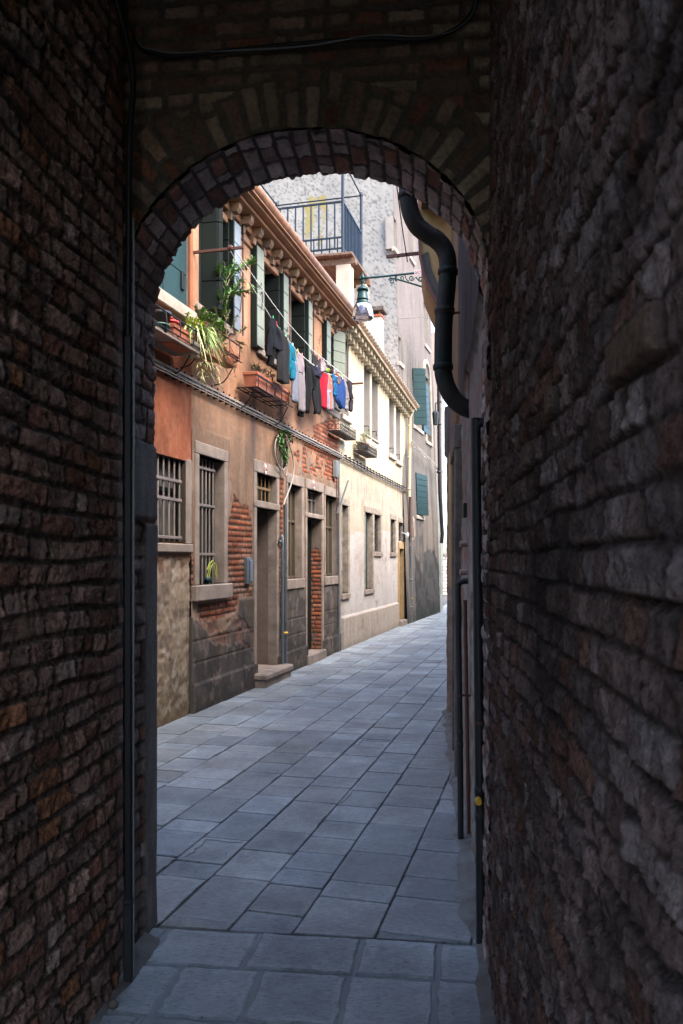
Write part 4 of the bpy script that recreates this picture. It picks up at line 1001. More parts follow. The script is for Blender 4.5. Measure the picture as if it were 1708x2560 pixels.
# ================================================================== right neighbour house
nei = thing('neighbour_house', 'dark rough right hand house beyond the arch with patched plaster', 'house', TR)
SN0, SN1, NH = 3.37, 8.62, 5.45
def f_nei(S, Z):
    n = fbm(S*3, Z*1.2, 5, 190); sp = fbm(S*16, Z*22, 4, 191); st = fbm(S*14, Z*1.2, 4, 192)
    c = mixc((.22, .19, .165), (.13, .115, .105), sstep(.35, .65, n)); c = c*(.6+.8*sp)[..., None]
    up = sstep(2.66, 2.70, Z+.03*np.sin(S*5))
    pl = mixc((.045, .035, .031), (.028, .022, .02), sstep(.4, .6, fbm(S*4, Z*3, 5, 193)))
    tan = mixc((.16, .10, .052), (.12, .075, .04), n); pk = mixc((.13, .108, .10), (.09, .075, .07), sstep(.4, .6, st))
    z_ = np.where((S > 5.8)[..., None], tan, pl); z_ = np.where((S > 7.1)[..., None], pk, z_)
    c = mixc(c, z_, up*(S > 3.2))
    c = mixc(c, (.17, .09, .065), sstep(.55, .62, fbm(S*6, Z*9, 4, 194))*(1-up)*.8)
    h = .022*(fbm(S*9, Z*7, 4, 195)-.5)+.016*(sp-.5)
    h = h*(1-up*.85)+up*.03
    h = h+.05*((S > 8.35) & (Z < 3.2)); c = np.where(((S > 8.35) & (Z < 3.2))[..., None], mixc((.26, .195, .15), (.18, .135, .10), sstep(.4, .6, st)), c)
    h = h-.012*(np.abs(Z-3.72-.01*np.sin(S*3)) < .012)*up
    return -h, c
facade(nei, TR, SN0, SN1, -.05, NH, .02, [], f_nei)
mb = MB(); mb.box(SN0+.12, SN1, -5, -.06, 0, NH); mb.build('rear_mass', MATS['plain_brown_plaster'], nei)
mb = MB()   # two frames standing proud, seen edge-on
mb.bbox(7.0, 7.75, -.02, .055, 1.35, 2.58, .006); fr_ = mb.build('window_frame', M_och, nei)
mb = MB(); mb.bbox(5.9, 6.1, -.02, .05, .0, 2.42, .008); mb.bbox(6.7, 6.95, -.02, .045, .0, 2.5, .008); mb.bbox(5.9, 6.95, -.02, .06, 2.42, 2.6, .008); mb.build('door_frame', M_stoned, nei)
mb = MB(); mb.bbox(6.1, 6.7, -.02, .012, .0, 2.42, .008); mb.build('door', mat('grey_door', (.16, .15, .145), .6), nei)
# curved bay with ochre face
bay = [(0, 3.72), (.10, 3.86), (.175, 4.0), (.235, 4.12), (.30, 4.28), (.335, 4.45), (.345, 4.66), (.345, 5.5), (0, 5.5)]
mb = MB(); mb.extr([(a-.02, b) for a, b in bay], 7.55, 8.5, 0); mb.build('bay', mat('ochre_bay', (.25, .14, .045), .85, bump=.4, bscale=15, col2=(.36, .23, .10), vscale=3.5), nei)
mb = MB(); e_ = [(a, b) for a, b in bay[:-1]]; pr = e_+[(a-.02, b+.012) for a, b in e_[::-1]]
mb.extr([(a-.0, b) for a, b in pr], 7.50, 7.545, 0); mb.build('bay_trim', mat('red_brown_trim', (.16, .07, .055), .7), nei)
mb = MB(); pr = [(a-.004, b+.006) for a, b in bay[2:6]]+[(a-.085, b+.05) for a, b in bay[2:6][::-1]]
mb.extr(pr, 7.535, 7.548, 0); mb.build('bay_stain', mat('grey_cement', (.10, .082, .07), .9, bump=.5), nei)
a_, z1_ = on(TR, 1060, 512, 0); 
mb = MB(); mb.bbox(7.15, 7.52, .09, .30, 4.93, 5.06, .008); mb.build('ledge', M_stonew, nei)
mb = MB(); mb.bbox(7.13, 7.52, .08, .31, 4.885, 4.925, .006); mb.build('ledge_underside', M_stoned, nei)
# second house further along on the right (hidden behind the first, gives the alley its side)
K2 = .30; F2 = frame(1.36-K2*8.72, 0, K2)
n2 = thing('grey_pink_house', 'plain plastered house further along on the right, mostly hidden', 'house', F2)
mb = MB(); mb.box(9.12, 30, -5, 0, 0, 4.4); mb.build('wall', mat('pink_grey_plaster', (.34, .28, .25), .9, bump=.3), n2)
# ================================================================== props
def smooth_path(pts, n=6):
    pts = [Vector(p) for p in pts]; out = []
    for i in range(len(pts)-1):
        p0 = pts[max(i-1, 0)]; p1 = pts[i]; p2 = pts[i+1]; p3 = pts[min(i+2, len(pts)-1)]
        for j in range(n):
            t = j/n; out.append(.5*((2*p1)+(p2-p0)*t+(2*p0-5*p1+4*p2-p3)*t*t+(3*p1-p0-3*p2+p3)*t**3))
    return out+[pts[-1]]
def A3(x, y, dep, M=FA):
    s, z = on(M, x, y, dep); return Vector((s, dep, z))
def onV(x, y, v):
    a = (x-854)/F; u = v*(a*ty.y-ty.x)/(tx.x-a*tx.y); p = tx*u+ty*v
    return Vector((p.x, p.y, 1.6-(y-1400)/F*p.y))
def part(o, nm, m, fn, **k):
    mb = MB(); fn(mb); return mb.build(nm, m, o, **k)
# ---- left conduit in the passage
b = onY(319, 2450, 3.04); cd = thing('cable_duct', 'black square cable duct climbing the left passage corner', 'duct', ID, (b[0], b[1], 0))
z1, z0 = 2.45, 0.0; bx, by = b[0]+.002, b[1]
part(cd, 'duct_lower', M_black, lambda m: m.bbox(bx-.011, bx+.017, by-.018, by+.014, .02, z1, .004))
part(cd, 'duct_foot', M_pipe, lambda m: (m.bbox(bx-.014, bx+.020, by-.021, by+.017, .0, .30, .004), m.bbox(bx-.016, bx+.022, by-.023, by+.019, .30, .32, .003)))
part(cd, 'duct_upper', M_black, lambda m: m.tube(smooth_path([(bx, by, z1-.03), (bx+.002, by, 2.8), (bx+.006, by, 3.2), (bx+.02, by-.01, 3.45), (bx-.03, by-.08, 3.7), (bx-.06, by-.3, 3.85)]), .012, 8))
part(cd, 'cable', M_grpipe, lambda m: m.tube(smooth_path([(bx+.021, by+.0, .02), (bx+.022, by-.004, 1.2), (bx+.021, by, 2.1), (bx+.02, by, 2.9)]), .004, 6))
# ---- cables across the arch wall
cp = [(330, 60), (350, 118), (390, 134), (440, 141), (560, 128), (760, 108), (930, 96), (1050, 98), (1130, 78), (1180, 30), (1192, -30)]
o = MB().tube(smooth_path([onV(x, y, 3.035) for x, y in cp]), .008, 8).build('cable', M_black, None, None, base=onV(760, 108, 3.03)); tagp(o, 'thick black cable sagging across the top of the arch wall', 'cable')
o = MB().tube(smooth_path([onV(x, y+9*math.sin(x/90), 3.03) for x, y in cp]), .0035, 6).build('cable', M_grpipe, None, None, base=onV(760, 108, 3.02)); tagp(o, 'thin grey wire running beside the thick cable over the arch', 'cable')
# ---- right wall pipes
def pipe(name, lab, pxs, Y, r, m, collars=(), brackets=(), cap=None):
    P = [Vector(onY(x, y, Y if not hasattr(Y, '__len__') else Y[i])) for i, (x, y) in enumerate(pxs)]
    t = thing(name, lab, 'pipe', ID, tuple(P[0]))
    part(t, 'pipe', m, lambda q: q.tube(smooth_path(P, 8), r, 16))
    sp = smooth_path(P, 8)
    for x, y in collars:
        Z = 1.6-(y-1400)/F*(Y if not hasattr(Y, '__len__') else Y[0])
        i = min(range(len(sp)-1), key=lambda k: abs(sp[k].z-Z)+.3*abs(sp[k].x-onY(x, y, sp[k].y)[0])); d = (sp[i+1]-sp[i]).normalized()
        part(t, 'collar', m, lambda q: q.tube([sp[i]-d*.018, sp[i]-d*.014, sp[i]+d*.014, sp[i]+d*.018], [r*1.02, r*1.14, r*1.14, r*1.02], 16))
    for x, y in brackets:
        c = Vector(onY(x, y, Y if not hasattr(Y, '__len__') else Y[0])); part(t, 'bracket', M_rust, lambda q: (q.tube([c-Vector((0, 0, .006)), c+Vector((0, 0, .006))], r*1.12, 16), q.bar(c, c+Vector((.09, -.01, 0)), .012, .012)))
    return t, P
t, P = pipe('drain_pipe', 'dark upright pipe with elbow and yellow cap at the right arch jamb', [(1203, 2364), (1202, 2200), (1197, 1700), (1190, 1100), (1191, 1068), (1200, 1056), (1225, 1054)], 3.33, .0205, M_pipe, [(1200, 1978), (1200, 2012)], [(1199, 1806)])
c = Vector(onY(1196, 2000, 3.31)); part(t, 'cap', mat('yellow_cap', (.55, .34, .03), .4), lambda q: q.tube([c+Vector((0, .0, 0)), c+Vector((-.004, -.03, 0)), c+Vector((-.004, -.032, 0))], [.0145, .0145, .011], 16))
pipe('drain_pipe', 'second dark pipe with elbow standing behind the capped one', [(1152, 2100), (1151, 1950), (1148, 1700), (1145, 1480), (1147, 1462), (1154, 1454), (1170, 1452)], 4.57, .0175, M_pipe, [(1150, 1830), (1150, 1858)], [(1148, 1738)])
pipe('drain_pipe', 'thin brown pipe close behind the second dark pipe', [(1172, 2105), (1168, 1800), (1163, 1500)], 4.62, .011, M_rust)
for y in (1360, 1431): pipe('stub_pipe', ['short reddish stub pipe poking from the right wall, upper of two', 'short reddish stub pipe poking from the right wall, lower of two'][y > 1400], [(1150, y), (1158, y), (1180, y-1)], 5.0, .019, mat('pink_pipe', (.28, .18, .16), .5, bump=.2))
cop = [(1018, 330), (1019, 460), (1024, 520), (1040, 560), (1065, 583), (1092, 600), (1112, 625), (1120, 660), (1117, 720), (1110, 800), (1108, 900), (1109, 935), (1118, 968), (1135, 998), (1160, 1018), (1195, 1030)]
pipe('copper_downpipe', 'wide copper downpipe with an S bend and green patina on the right', cop, 4.75, .053, M_cop, [(1020, 485), (1120, 682), (1110, 783), (1108, 918)], [(1112, 783)])
o = MB().bbox(-.01, .012, -.03, .03, -.045, .045, .004).build('wall_clamp', M_black, None, Matrix.Translation(onY(1161, 1276, 4.9))); tagp(o, 'small black clamp on the right wall left of the tall capped pipe', 'clamp')
# ---- street lamp on bracket
YL_ = 9.25; u_ = YL_/F
def L(x, y, dy=0): 
    return Vector(((x-854)*u_, YL_-(x-905)*u_*.11+dy, 1.6-(y-1400)*u_))
lamp = thing('street_lamp', 'green cast iron street lamp with ribbed glass shade on a wall bracket', 'street lamp', ID, tuple(L(907, 690)))
c = L(907, 695); c = Vector((c.x, c.y, 0)); zz = lambda y: 1.6-(y-1400)*u_
part(lamp, 'arm', M_lampg, lambda q: (q.tube([L(902, 696), L(960, 693), L(1061, 686), L(1190, 678)], .0125, 12), q.tube([L(900, 697), L(914, 695)], .021, 12)))
part(lamp, 'finial', M_lampg, lambda q: q.lathe(c, [(0, zz(680)), (.008, zz(683)), (.006, zz(686)), (.018, zz(688)), (.026, zz(693)), (.026, zz(699)), (.012, zz(702)), (.028, zz(704)), (.014, zz(707)), (.020, zz(711)), (.018, zz(715)), (.055, zz(719)), (.068, zz(724)), (.068, zz(727)), (0, zz(728))], 20))
part(lamp, 'lamp_body', M_lampg, lambda q: q.lathe(c, [(.05, zz(727)), (.056, zz(728)), (.064, zz(746)), (.072, zz(748)), (.072, zz(750)), (.064, zz(751)), (.070, zz(755)), (.082, zz(757)), (.078, zz(759)), (.090, zz(762)), (.086, zz(764)), (0, zz(764))], 24))
gl = mat('ribbed_glass', (.45, .44, .52), .10, trans=.92, spec=.5, var=.1)
part(lamp, 'lamp_shade', gl, lambda q: q.lathe(c, [(.088, zz(762)), (.100, zz(766)), (.113, zz(774)), (.120, zz(784)), (.123, zz(793)), (.118, zz(797)), (.114, zz(796)), (.118, zz(790)), (.112, zz(776)), (.097, zz(767)), (.08, zz(765))], 64, flute=-.022))
part(lamp, 'bulb', mat('bulb_glass', (.75, .73, .7), .2), lambda q: q.lathe(c, [(0, zz(764)), (.03, zz(766)), (.045, zz(776)), (.035, zz(786)), (0, zz(789))], 16))
part(lamp, 'brace', M_lampg, lambda q: (q.tube([L(984, 699), L(1010, 707), L(1065, 726), L(1100, 740), L(1190, 775)], .011, 10), q.tube([L(984, 700), L(975, 698), L(972, 703)], .010, 10)))
def scroll(cx, cy, r, a0, turns, sg=1, n=26): return [L(cx+r*(1-k/n*.75)*math.cos(a0+sg*turns*2*math.pi*k/n), cy+r*(1-k/n*.75)*math.sin(a0+sg*turns*2*math.pi*k/n)) for k in range(n)]
part(lamp, 'scrolls', M_lampg, lambda q: [q.tube(scroll(*a), .0065, 6) for a in ((979, 706, 6.5, -2, 1.3), (1004, 699, 6, 2.5, 1.2, -1), (1028, 700, 7, 0, 1.4), (1049, 702, 6, 3, 1.2, -1))]+[q.tube([L(1012, 692), L(1015, 702), L(1022, 708)], .007, 6), q.tube([L(1038, 698), L(1048, 708), L(1060, 712)], .008, 6), q.tube([L(990, 694), L(990, 706)], .014, 8)])
sg = thing('street_sign', 'small white plate with dark red letters on the lamp bracket', 'sign', ID, tuple(L(1044, 688)))
ox, oz = L(1034, 688).x, L(1034, 688).z; oy = L(1044, 688).y-.022
part(sg, 'plate', mat('white_plate', (.62, .52, .52), .5), lambda q: q.bbox(ox, ox+.11, oy-.002, oy+.004, oz-.028, oz+.028, .001))
def text(body, size, M, m, parent, ext=.001):
    cu = bpy.data.curves.new('lettering', 'FONT'); cu.body = body; cu.size = size; cu.extrude = ext; cu.align_x = 'CENTER'; cu.align_y = 'CENTER'; cu.materials.append(m)
    o = bpy.data.objects.new('lettering_curve', cu); sc.collection.objects.link(o); bpy.context.view_layer.update()
    me = bpy.data.meshes.new_from_object(o.evaluated_get(bpy.context.evaluated_depsgraph_get())); bpy.data.objects.remove(o)
    me.name = 'lettering'; o = bpy.data.objects.new('lettering', me); sc.collection.objects.link(o); o.parent = parent; o.matrix_parent_inverse = Matrix.Identity(4)
    o.matrix_local = M; return o
M_red = mat('dark_red_paint', (.22, .02, .03), .6)
text('SO', .052, Matrix.Translation(Vector((ox+.042, oy-.004, oz))-sg.location) @ Matrix.Rotation(R(90), 4, 'X'), M_red, sg)
# ---- iron clothes bars and wire on the right
o = MB().bar(onY(966, 642, 8.45), onY(1060, 632, 8.35), .03, .03).build('iron_bar', M_rust, None, None, base=onY(1045, 634, 8.4)); tagp(o, 'rusty iron bar sticking out of the ochre bay above the lamp', 'bar')
o = MB().tube(smooth_path([onY(985, 380, 7.9), onY(993, 470, 8.0), onY(1006, 570, 8.2), onY(1019, 655, 8.38)]), .006, 6).build('wire', M_black, None, None, base=onY(1006, 570, 8.2)); tagp(o, 'thin black wire hanging down to the iron bar on the right', 'wire')
o = MB().tube(smooth_path([onY(997, 795, 20), onY(1020, 796, 18), onY(1060, 793, 15), onY(1092, 801, 12)]), .008, 6).build('wire', M_cable, None, None, base=onY(1020, 796, 18)); tagp(o, 'pale wire crossing the alley in front of the grey house', 'wire')
# ---- facade cable run
run = thing('cable_run', 'bundle of clipped cables along the orange and yellow house fronts', 'cable', FA, (SB_ORA-3, -.05, 3.4))
def runz(s): return 3.43-.012*max(0, s-SB_ORA)
for k in range(5):
    pts = []; s = SB_RED-1.5
    while s < SB_ORA+.0: pts.append((s, -.052-.012*(k % 2)+rnd.uniform(-.003, .003), runz(s)+(k-2)*.019+rnd.uniform(-.0025, .0025))); s += .14
    y_ = pts[-1][2]
    dF = FA.inverted() @ FY
    s = SY0+.1
    while s < SY1-.05: 
        p = dF @ Vector((s, -.05-.012*(k % 2), runz(SB_ORA+(s-SY0))+(k-2.5)*.019-.02*math.sin(math.pi*((s-SY0) % .9)/.9)*(k % 3)*.4)); pts.append(tuple(p)); s += .15
    part(run, 'cable', [M_cable, M_cable, M_grpipe, M_cable, M_cable][k], lambda q: q.tube(pts, .0065, 6))
s = SB_RED-.6
while s < SB_ORA: part(run, 'clip', M_black, lambda q: (q.box(s, s+.004, -.056, .0, runz(s)-.050, runz(s)+.050), q.box(s-.004, s+.009, -.062, -.045, runz(s)+.050, runz(s)+.066))); s += .165
s = SY0+.2
while s < SY1-.1:
    p = dF @ Vector((s, -.05, runz(SB_ORA+(s-SY0)))); part(run, 'clip', M_black, lambda q: q.box(p.x, p.x+.006, p.y-.03, p.y+.04, p.z-.045, p.z+.06)); s += .28
run2 = MB(); gp = [Vector((SG0+.05+i*.18, -.05, 3.95-.055*i*.18*3.2+.04*math.sin(i*1.3))) for i in range(19)]
gp = [Vector((SG0+.1+(SG1-SG0-.1)*i/14, -.06, 4.55-.30*i/14-.05*abs(math.sin(i*.9)))) for i in range(15)]
for k in range(3): run2.tube([p+Vector((0, -.01*k, .03*k+.02*math.sin(p.x*5+k))) for p in gp], .012, 6)
o = run2.build('cable_bundle', M_cable, None, FG, base=gp[0]); tagp(o, 'sagging cable bundle across the grey stained house', 'cable')
# coil of cables at the corner of yellow/grey
cb = MB(); base = Vector((SY1+.06, -.14, 2.55))
for k in range(7): cb.tube([base+Vector((.05*math.sin(a+k)*(1+.2*k/7)+.01*k, -.01*k, .36*math.cos(a)*(1-.06*k)-.15)) for a in np.linspace(0, 2*math.pi, 22)], .009, 5)
o = cb.build('cable_coil', M_cable, None, FY, base=base); tagp(o, 'hanging coil of grey cables on the pipes left of the grey house', 'cable')
# ---- clothes line
def bar_ends(x0, y0, x1, y1, n0, n1): return A3(x0, y0, n0), A3(x1, y1, n1)
p0 = A3(480, 632, .02); p1 = A3(607, 622, -.56)
p1 = Vector((p0.x+.0, -.56, p0.z)); p0.y = .04
o = MB().bar(p0, p1, .026, .026).build('iron_bar', M_rust, None, FA, base=p0); tagp(o, 'rusty iron clothes bar between the teal shutter and the first dark shutter', 'bar')
LA = Vector((p0.x, -.40, p0.z-.005)); q0 = A3(879, 961, -.24); LB = Vector((q0.x, -.24, q0.z))
e1 = Vector((LB.x, -.45, LB.z+.01)); o = MB().bar((LB.x, .05, LB.z+.01), e1, .03, .03).build('iron_bar', M_rust, None, FA, base=LB); tagp(o, 'rusty iron bar holding the far end of the clothes line', 'bar')
def hp(x, y):
    dep = -.35
    for _ in range(8):
        s, z = on(FA, x, y, dep); dep = LA.y+(LB.y-LA.y)*(s-LA.x)/(LB.x-LA.x)
    return Vector((s, dep, z))
C2 = lambda x, y: hp(660+x/6.533, 780+y/6.533)
tops = [(677, 793), (702, 825), (724, 854), (741, 875), (763, 896), (791, 918), (804, 929), (827, 936), (849, 943), (870, 954)]
cl = thing('clothes_line', 'white pulley clothes line stretched along the orange house', 'rope', FA, tuple(LA))
part(cl, 'rope', M_rope, lambda q: q.tube([LA]+[hp(*t_) for t_ in tops]+[LB], .0045, 6))
part(cl, 'rope', M_rope, lambda q: q.tube(smooth_path([LA+Vector((0, -.03, .03)), hp(700, 790)+Vector((0, -.03, 0)), hp(765, 862)+Vector((0, -.03, 0)), hp(782, 880)+Vector((0, -.03, 0)), LB+Vector((0, -.03, .03))], 5), .0045, 6))
part(cl, 'pulley', M_rust, lambda q: q.tube([LA+Vector((-.0, -.03, .015)), LA+Vector((0, .0, .015))], .028, 12))
def cloth(q, rows, th=.035, seed=0, nr=9, fold=1.0):
    rs = random.Random(seed*7+3); ph = [rs.uniform(0, 6.28) for _ in range(4)]; N = 26
    pr = [(C2(*a), C2(*b)) for a, b in rows]
    La = smooth_path([a for a, b in pr], 5); Lb = smooth_path([b for a, b in pr], 5); P = []
    m = len(La)
    for i, (a, b) in enumerate(zip(La, Lb)):
        t = i/(m-1)
        for j in range(N):
            al = 2*math.pi*j/N; u = (1-math.cos(al))/2
            ctr = a.lerp(b, u); side = math.sin(al)
            f = .35*math.sin(u*9+ph[0]+t*1.5)+.3*math.sin(u*17+ph[1]-t*2)+.2*math.sin(u*5+t*5+ph[2])
            amp = (.35+.65*min(1, t*2.5+.15))*fold
            y = ctr.y-side*th*(.35+.3*amp)+f*th*.75*amp*math.sqrt(max(0, math.sin(math.pi*u)))*1.4
            P.append((ctr.x+.006*math.sin(t*11+j)+.004*math.sin(t*23+ph[3]), y, ctr.z+(.012*math.sin(u*12+ph[1]) if i == m-1 else 0)))
    fs = [(i*N+j, i*N+(j+1) % N, (i+1)*N+(j+1) % N, (i+1)*N+j) for i in range(m-1) for j in range(N)]
    fs += [tuple(range(N))[::-1], tuple(range((m-1)*N, m*N))]
    q.poly(P, fs, True)
def cm(n, c, v=.25): return mat('cloth_'+n, tuple(x*(.28 if max(c) < .12 else .62) for x in c), .95, spec=.15, bump=.5, bscale=25, var=v, vscale=12)
GARM = [
 ('sweatshirt', 'black sweatshirt, nearest garment on the clothes line', cm('black', (.022, .024, .034)), [('body', [((100, 85), (165, 150)), ((75, 250), (240, 330)), ((80, 420), (285, 480)), ((95, 560), (280, 650))]), ('sleeve', [((85, 190), (115, 230)), ((50, 450), (105, 480)), ((25, 710), (100, 735))])]),
 ('leggings', 'black leggings hanging behind the nearest sweatshirt', cm('jet', (.012, .012, .015)), [('leg', [((115, 540), (195, 600)), ((105, 720), (190, 740)), ((95, 870), (180, 880))])]),
 ('trousers', 'charcoal trousers, second garment on the clothes line', cm('charcoal', (.055, .05, .05)), [('body', [((235, 250), (370, 450)), ((225, 600), (400, 640)), ((215, 900), (390, 930)), ((215, 1110), (390, 1190))])]),
 ('shirt', 'teal blue shirt with a hanging sleeve', cm('teal', (.012, .17, .25)), [('body', [((395, 470), (520, 640)), ((420, 640), (537, 770)), ((435, 760), (530, 830))]), ('sleeve', [((440, 780), (512, 820)), ((445, 950), (508, 960)), ((445, 1085), (500, 1100))]), ('sleeve', [((388, 560), (412, 600)), ((392, 800), (415, 820)), ((392, 970), (410, 975))])]),
 ('leggings', 'pale blue grey leggings between the teal shirt and the pink trousers', cm('bluegrey', (.20, .21, .26)), [('leg', [((500, 800), (550, 840)), ((475, 1150), (555, 1180)), ((455, 1460), (560, 1480))])]),
 ('shirt', 'pale pink shirt pegged above the pink grey trousers', cm('pink', (.32, .265, .27)), [('body', [((515, 600), (665, 760)), ((540, 800), (675, 900)), ((550, 980), (675, 1055))])]),
 ('trousers', 'long pink grey trousers below the pale pink shirt', cm('pinkgrey', (.27, .23, .23)), [('leg', [((555, 960), (660, 1040)), ((560, 1300), (666, 1330)), ((562, 1600), (666, 1640))])]),
 ('socks', 'black socks dangling under the pink grey trousers', cm('jet', (0, 0, 0)), [('sock', [((600, 1560), (672, 1600)), ((595, 1640), (675, 1655)), ((600, 1695), (665, 1705))])]),
 ('jacket', 'shiny black jacket in the middle of the clothes line', cm('leather', (.02, .02, .021)), [('body', [((665, 780), (790, 900)), ((680, 950), (830, 1040)), ((745, 1150), (815, 1200)), ((748, 1250), (810, 1275))]), ('trouser_leg', [((670, 850), (745, 920)), ((670, 1250), (780, 1250)), ((670, 1640), (700, 1645))])]),
 ('cloth', 'small dark cloth pegged on the upper rope', cm('slate', (.10, .085, .09)), [('body', [((810, 670), (925, 820)), ((815, 790), (925, 880)), ((815, 880), (920, 940))])]),
 ('hooded_top', 'dark blue grey hooded top above the black trousers', cm('indigo', (.06, .06, .11)), [('body', [((805, 870), (900, 925)), ((815, 960), (938, 1030)), ((815, 1030), (920, 1070))])]),
 ('trousers', 'black trousers with cuffs left of the red trousers', cm('soot', (.035, .033, .035)), [('body', [((815, 1010), (925, 1060)), ((810, 1300), (935, 1320)), ((840, 1580), (935, 1590)), ((850, 1650), (915, 1660))])]),
 ('vest', 'white floral vest pegged beside the small dark cloth', cm('white', (.42, .33, .34), .5), [('body', [((920, 750), (975, 830)), ((925, 870), (978, 900)), ((925, 965), (985, 985))])]),
 ('trousers', 'bright red trousers on the clothes line', cm('red', (.55, .012, .03)), [('body', [((938, 960), (1065, 1035)), ((936, 1130), (1040, 1130)), ((938, 1400), (1030, 1420)), ((942, 1540), (1030, 1585))])]),
 ('cloth', 'lime green baby cloth above the red trousers', cm('lime', (.32, .46, .08)), [('body', [((985, 880), (1030, 930)), ((990, 960), (1045, 1000))])]),
 ('romper', 'pale grey baby romper with coral legs right of the red trousers', cm('palegrey', (.27, .285, .34)), [('body', [((1020, 1045), (1095, 1085)), ((1028, 1200), (1098, 1220)), ((1030, 1300), (1100, 1330))]), ('leg', [((1030, 1290), (1056, 1310)), ((1030, 1590), (1055, 1605))]), ('leg', [((1075, 1300), (1102, 1325)), ((1085, 1600), (1116, 1615))])]),
 ('leggings', 'coral leggings behind the pale grey romper', cm('coral', (.70, .16, .10)), [('leg', [((1050, 1040), (1110, 1090)), ((1060, 1350), (1110, 1360)), ((1055, 1590), (1090, 1605))])]),
 ('top', 'grey striped top slung over the upper rope', cm('stripe', (.16, .11, .14), .6), [('body', [((1028, 840), (1060, 890)), ((1040, 910), (1100, 950)), ((1075, 980), (1130, 1010))])]),
 ('shirt', 'bright blue patterned shirt left of the navy trousers', cm('azure', (.02, .16, .34), .7), [('body', [((1108, 1010), (1165, 1060)), ((1115, 1150), (1182, 1160))]), ('leg', [((1118, 1150), (1162, 1160)), ((1125, 1360), (1155, 1370))])]),
 ('cap', 'small brown cloth cap on the clothes line', cm('brown', (.17, .10, .09)), [('body', [((1155, 970), (1222, 1040)), ((1170, 1080), (1250, 1120)), ((1180, 1170), (1240, 1180))])]),
 ('trousers', 'navy blue trousers near the far end of the line', cm('navy', (.018, .055, .19)), [('body', [((1225, 1045), (1295, 1110)), ((1190, 1200), (1300, 1230)), ((1165, 1400), (1320, 1370)), ((1230, 1560), (1305, 1590))])]),
 ('shirt', 'white and grey shirt between the navy trousers and the last top', cm('offwhite', (.36, .32, .32), .6), [('body', [((1285, 1070), (1345, 1120)), ((1295, 1250), (1370, 1260)), ((1310, 1420), (1370, 1430))]), ('leg', [((1330, 1420), (1366, 1430)), ((1335, 1590), (1370, 1600))])]),
 ('top', 'dark plum top, last garment at the far end of the line', cm('plum', (.085, .06, .075)), [('body', [((1355, 1105), (1430, 1150)), ((1370, 1280), (1425, 1300)), ((1380, 1410), (1460, 1415))]), ('leg', [((1400, 1410), (1436, 1430)), ((1385, 1610), (1420, 1625))])]),
]
for i, (nm, lab, m, parts) in enumerate(GARM):
    t = thing(nm, lab, 'clothing', FA, tuple(C2(*parts[0][1][0][0])), 'laundry on the clothes line')
    for k, (pn, rows) in enumerate(parts):
        mb = MB(); cloth(mb, rows, .05 if pn == 'body' else .035, i*3+k)
        for v in range(len(mb.v)): mb.v[v] = (mb.v[v][0], mb.v[v][1]-.012*k+.02*(i % 2), mb.v[v][2])
        mb.build(pn, m, t)
pc = {'g': ((.10, .55, .20), 'green'), 'r': ((.6, .03, .04), 'red'), 'w': ((.75, .73, .68), 'white'), 'y': ((.75, .62, .12), 'yellow'), 'k': ((.02, .02, .02), 'black'), 'p': ((.6, .25, .28), 'pink')}
pegs = [(150, 90, 'g', 'on the nearest black sweatshirt'), (205, 180, 'r', 'between sweatshirt and charcoal trousers'), (265, 290, 'g', 'on the charcoal trousers'), (355, 390, 'g', 'left of the teal shirt'), (470, 530, 'w', 'on the teal shirt'), (552, 620, 'y', 'on the pale pink shirt'), (625, 690, 'p', 'right of the pale pink shirt'), (785, 620, 'k', 'at the corner of the small dark cloth'), (870, 710, 'k', 'on the small dark cloth'), (925, 735, 'p', 'on the white floral vest'), (866, 895, 'w', 'on the hooded top'), (1078, 905, 'y', 'above the striped top, left one'), (1102, 915, 'y', 'above the striped top, right one'), (1152, 945, 'w', 'on the blue patterned shirt'), (1186, 985, 'r', 'on the brown cap'), (1236, 1015, 'y', 'left on the navy trousers'), (1275, 1035, 'y', 'right on the navy trousers'), (1325, 1065, 'p', 'on the white and grey shirt'), (1410, 1095, 'g', 'on the last plum top')]
for x, y, c_, wh in pegs:
    p = C2(x, y+35); col, nm = pc[c_]
    q = MB(); q.bar(p+Vector((-.006, -.012, -.03)), p+Vector((-.012, -.004, .045)), .009, .006); q.bar(p+Vector((.006, .012, -.03)), p+Vector((.014, .004, .045)), .009, .006)
    q.bar(p+Vector((-.01, 0, .004)), p+Vector((.01, 0, .004)), .012, .006)
    o = q.build('clothes_peg', mat('peg_'+nm, col, .5), None, FA, base=p); tagp(o, nm+' clothes peg '+wh, 'clothes peg', 'pegs on the clothes line')
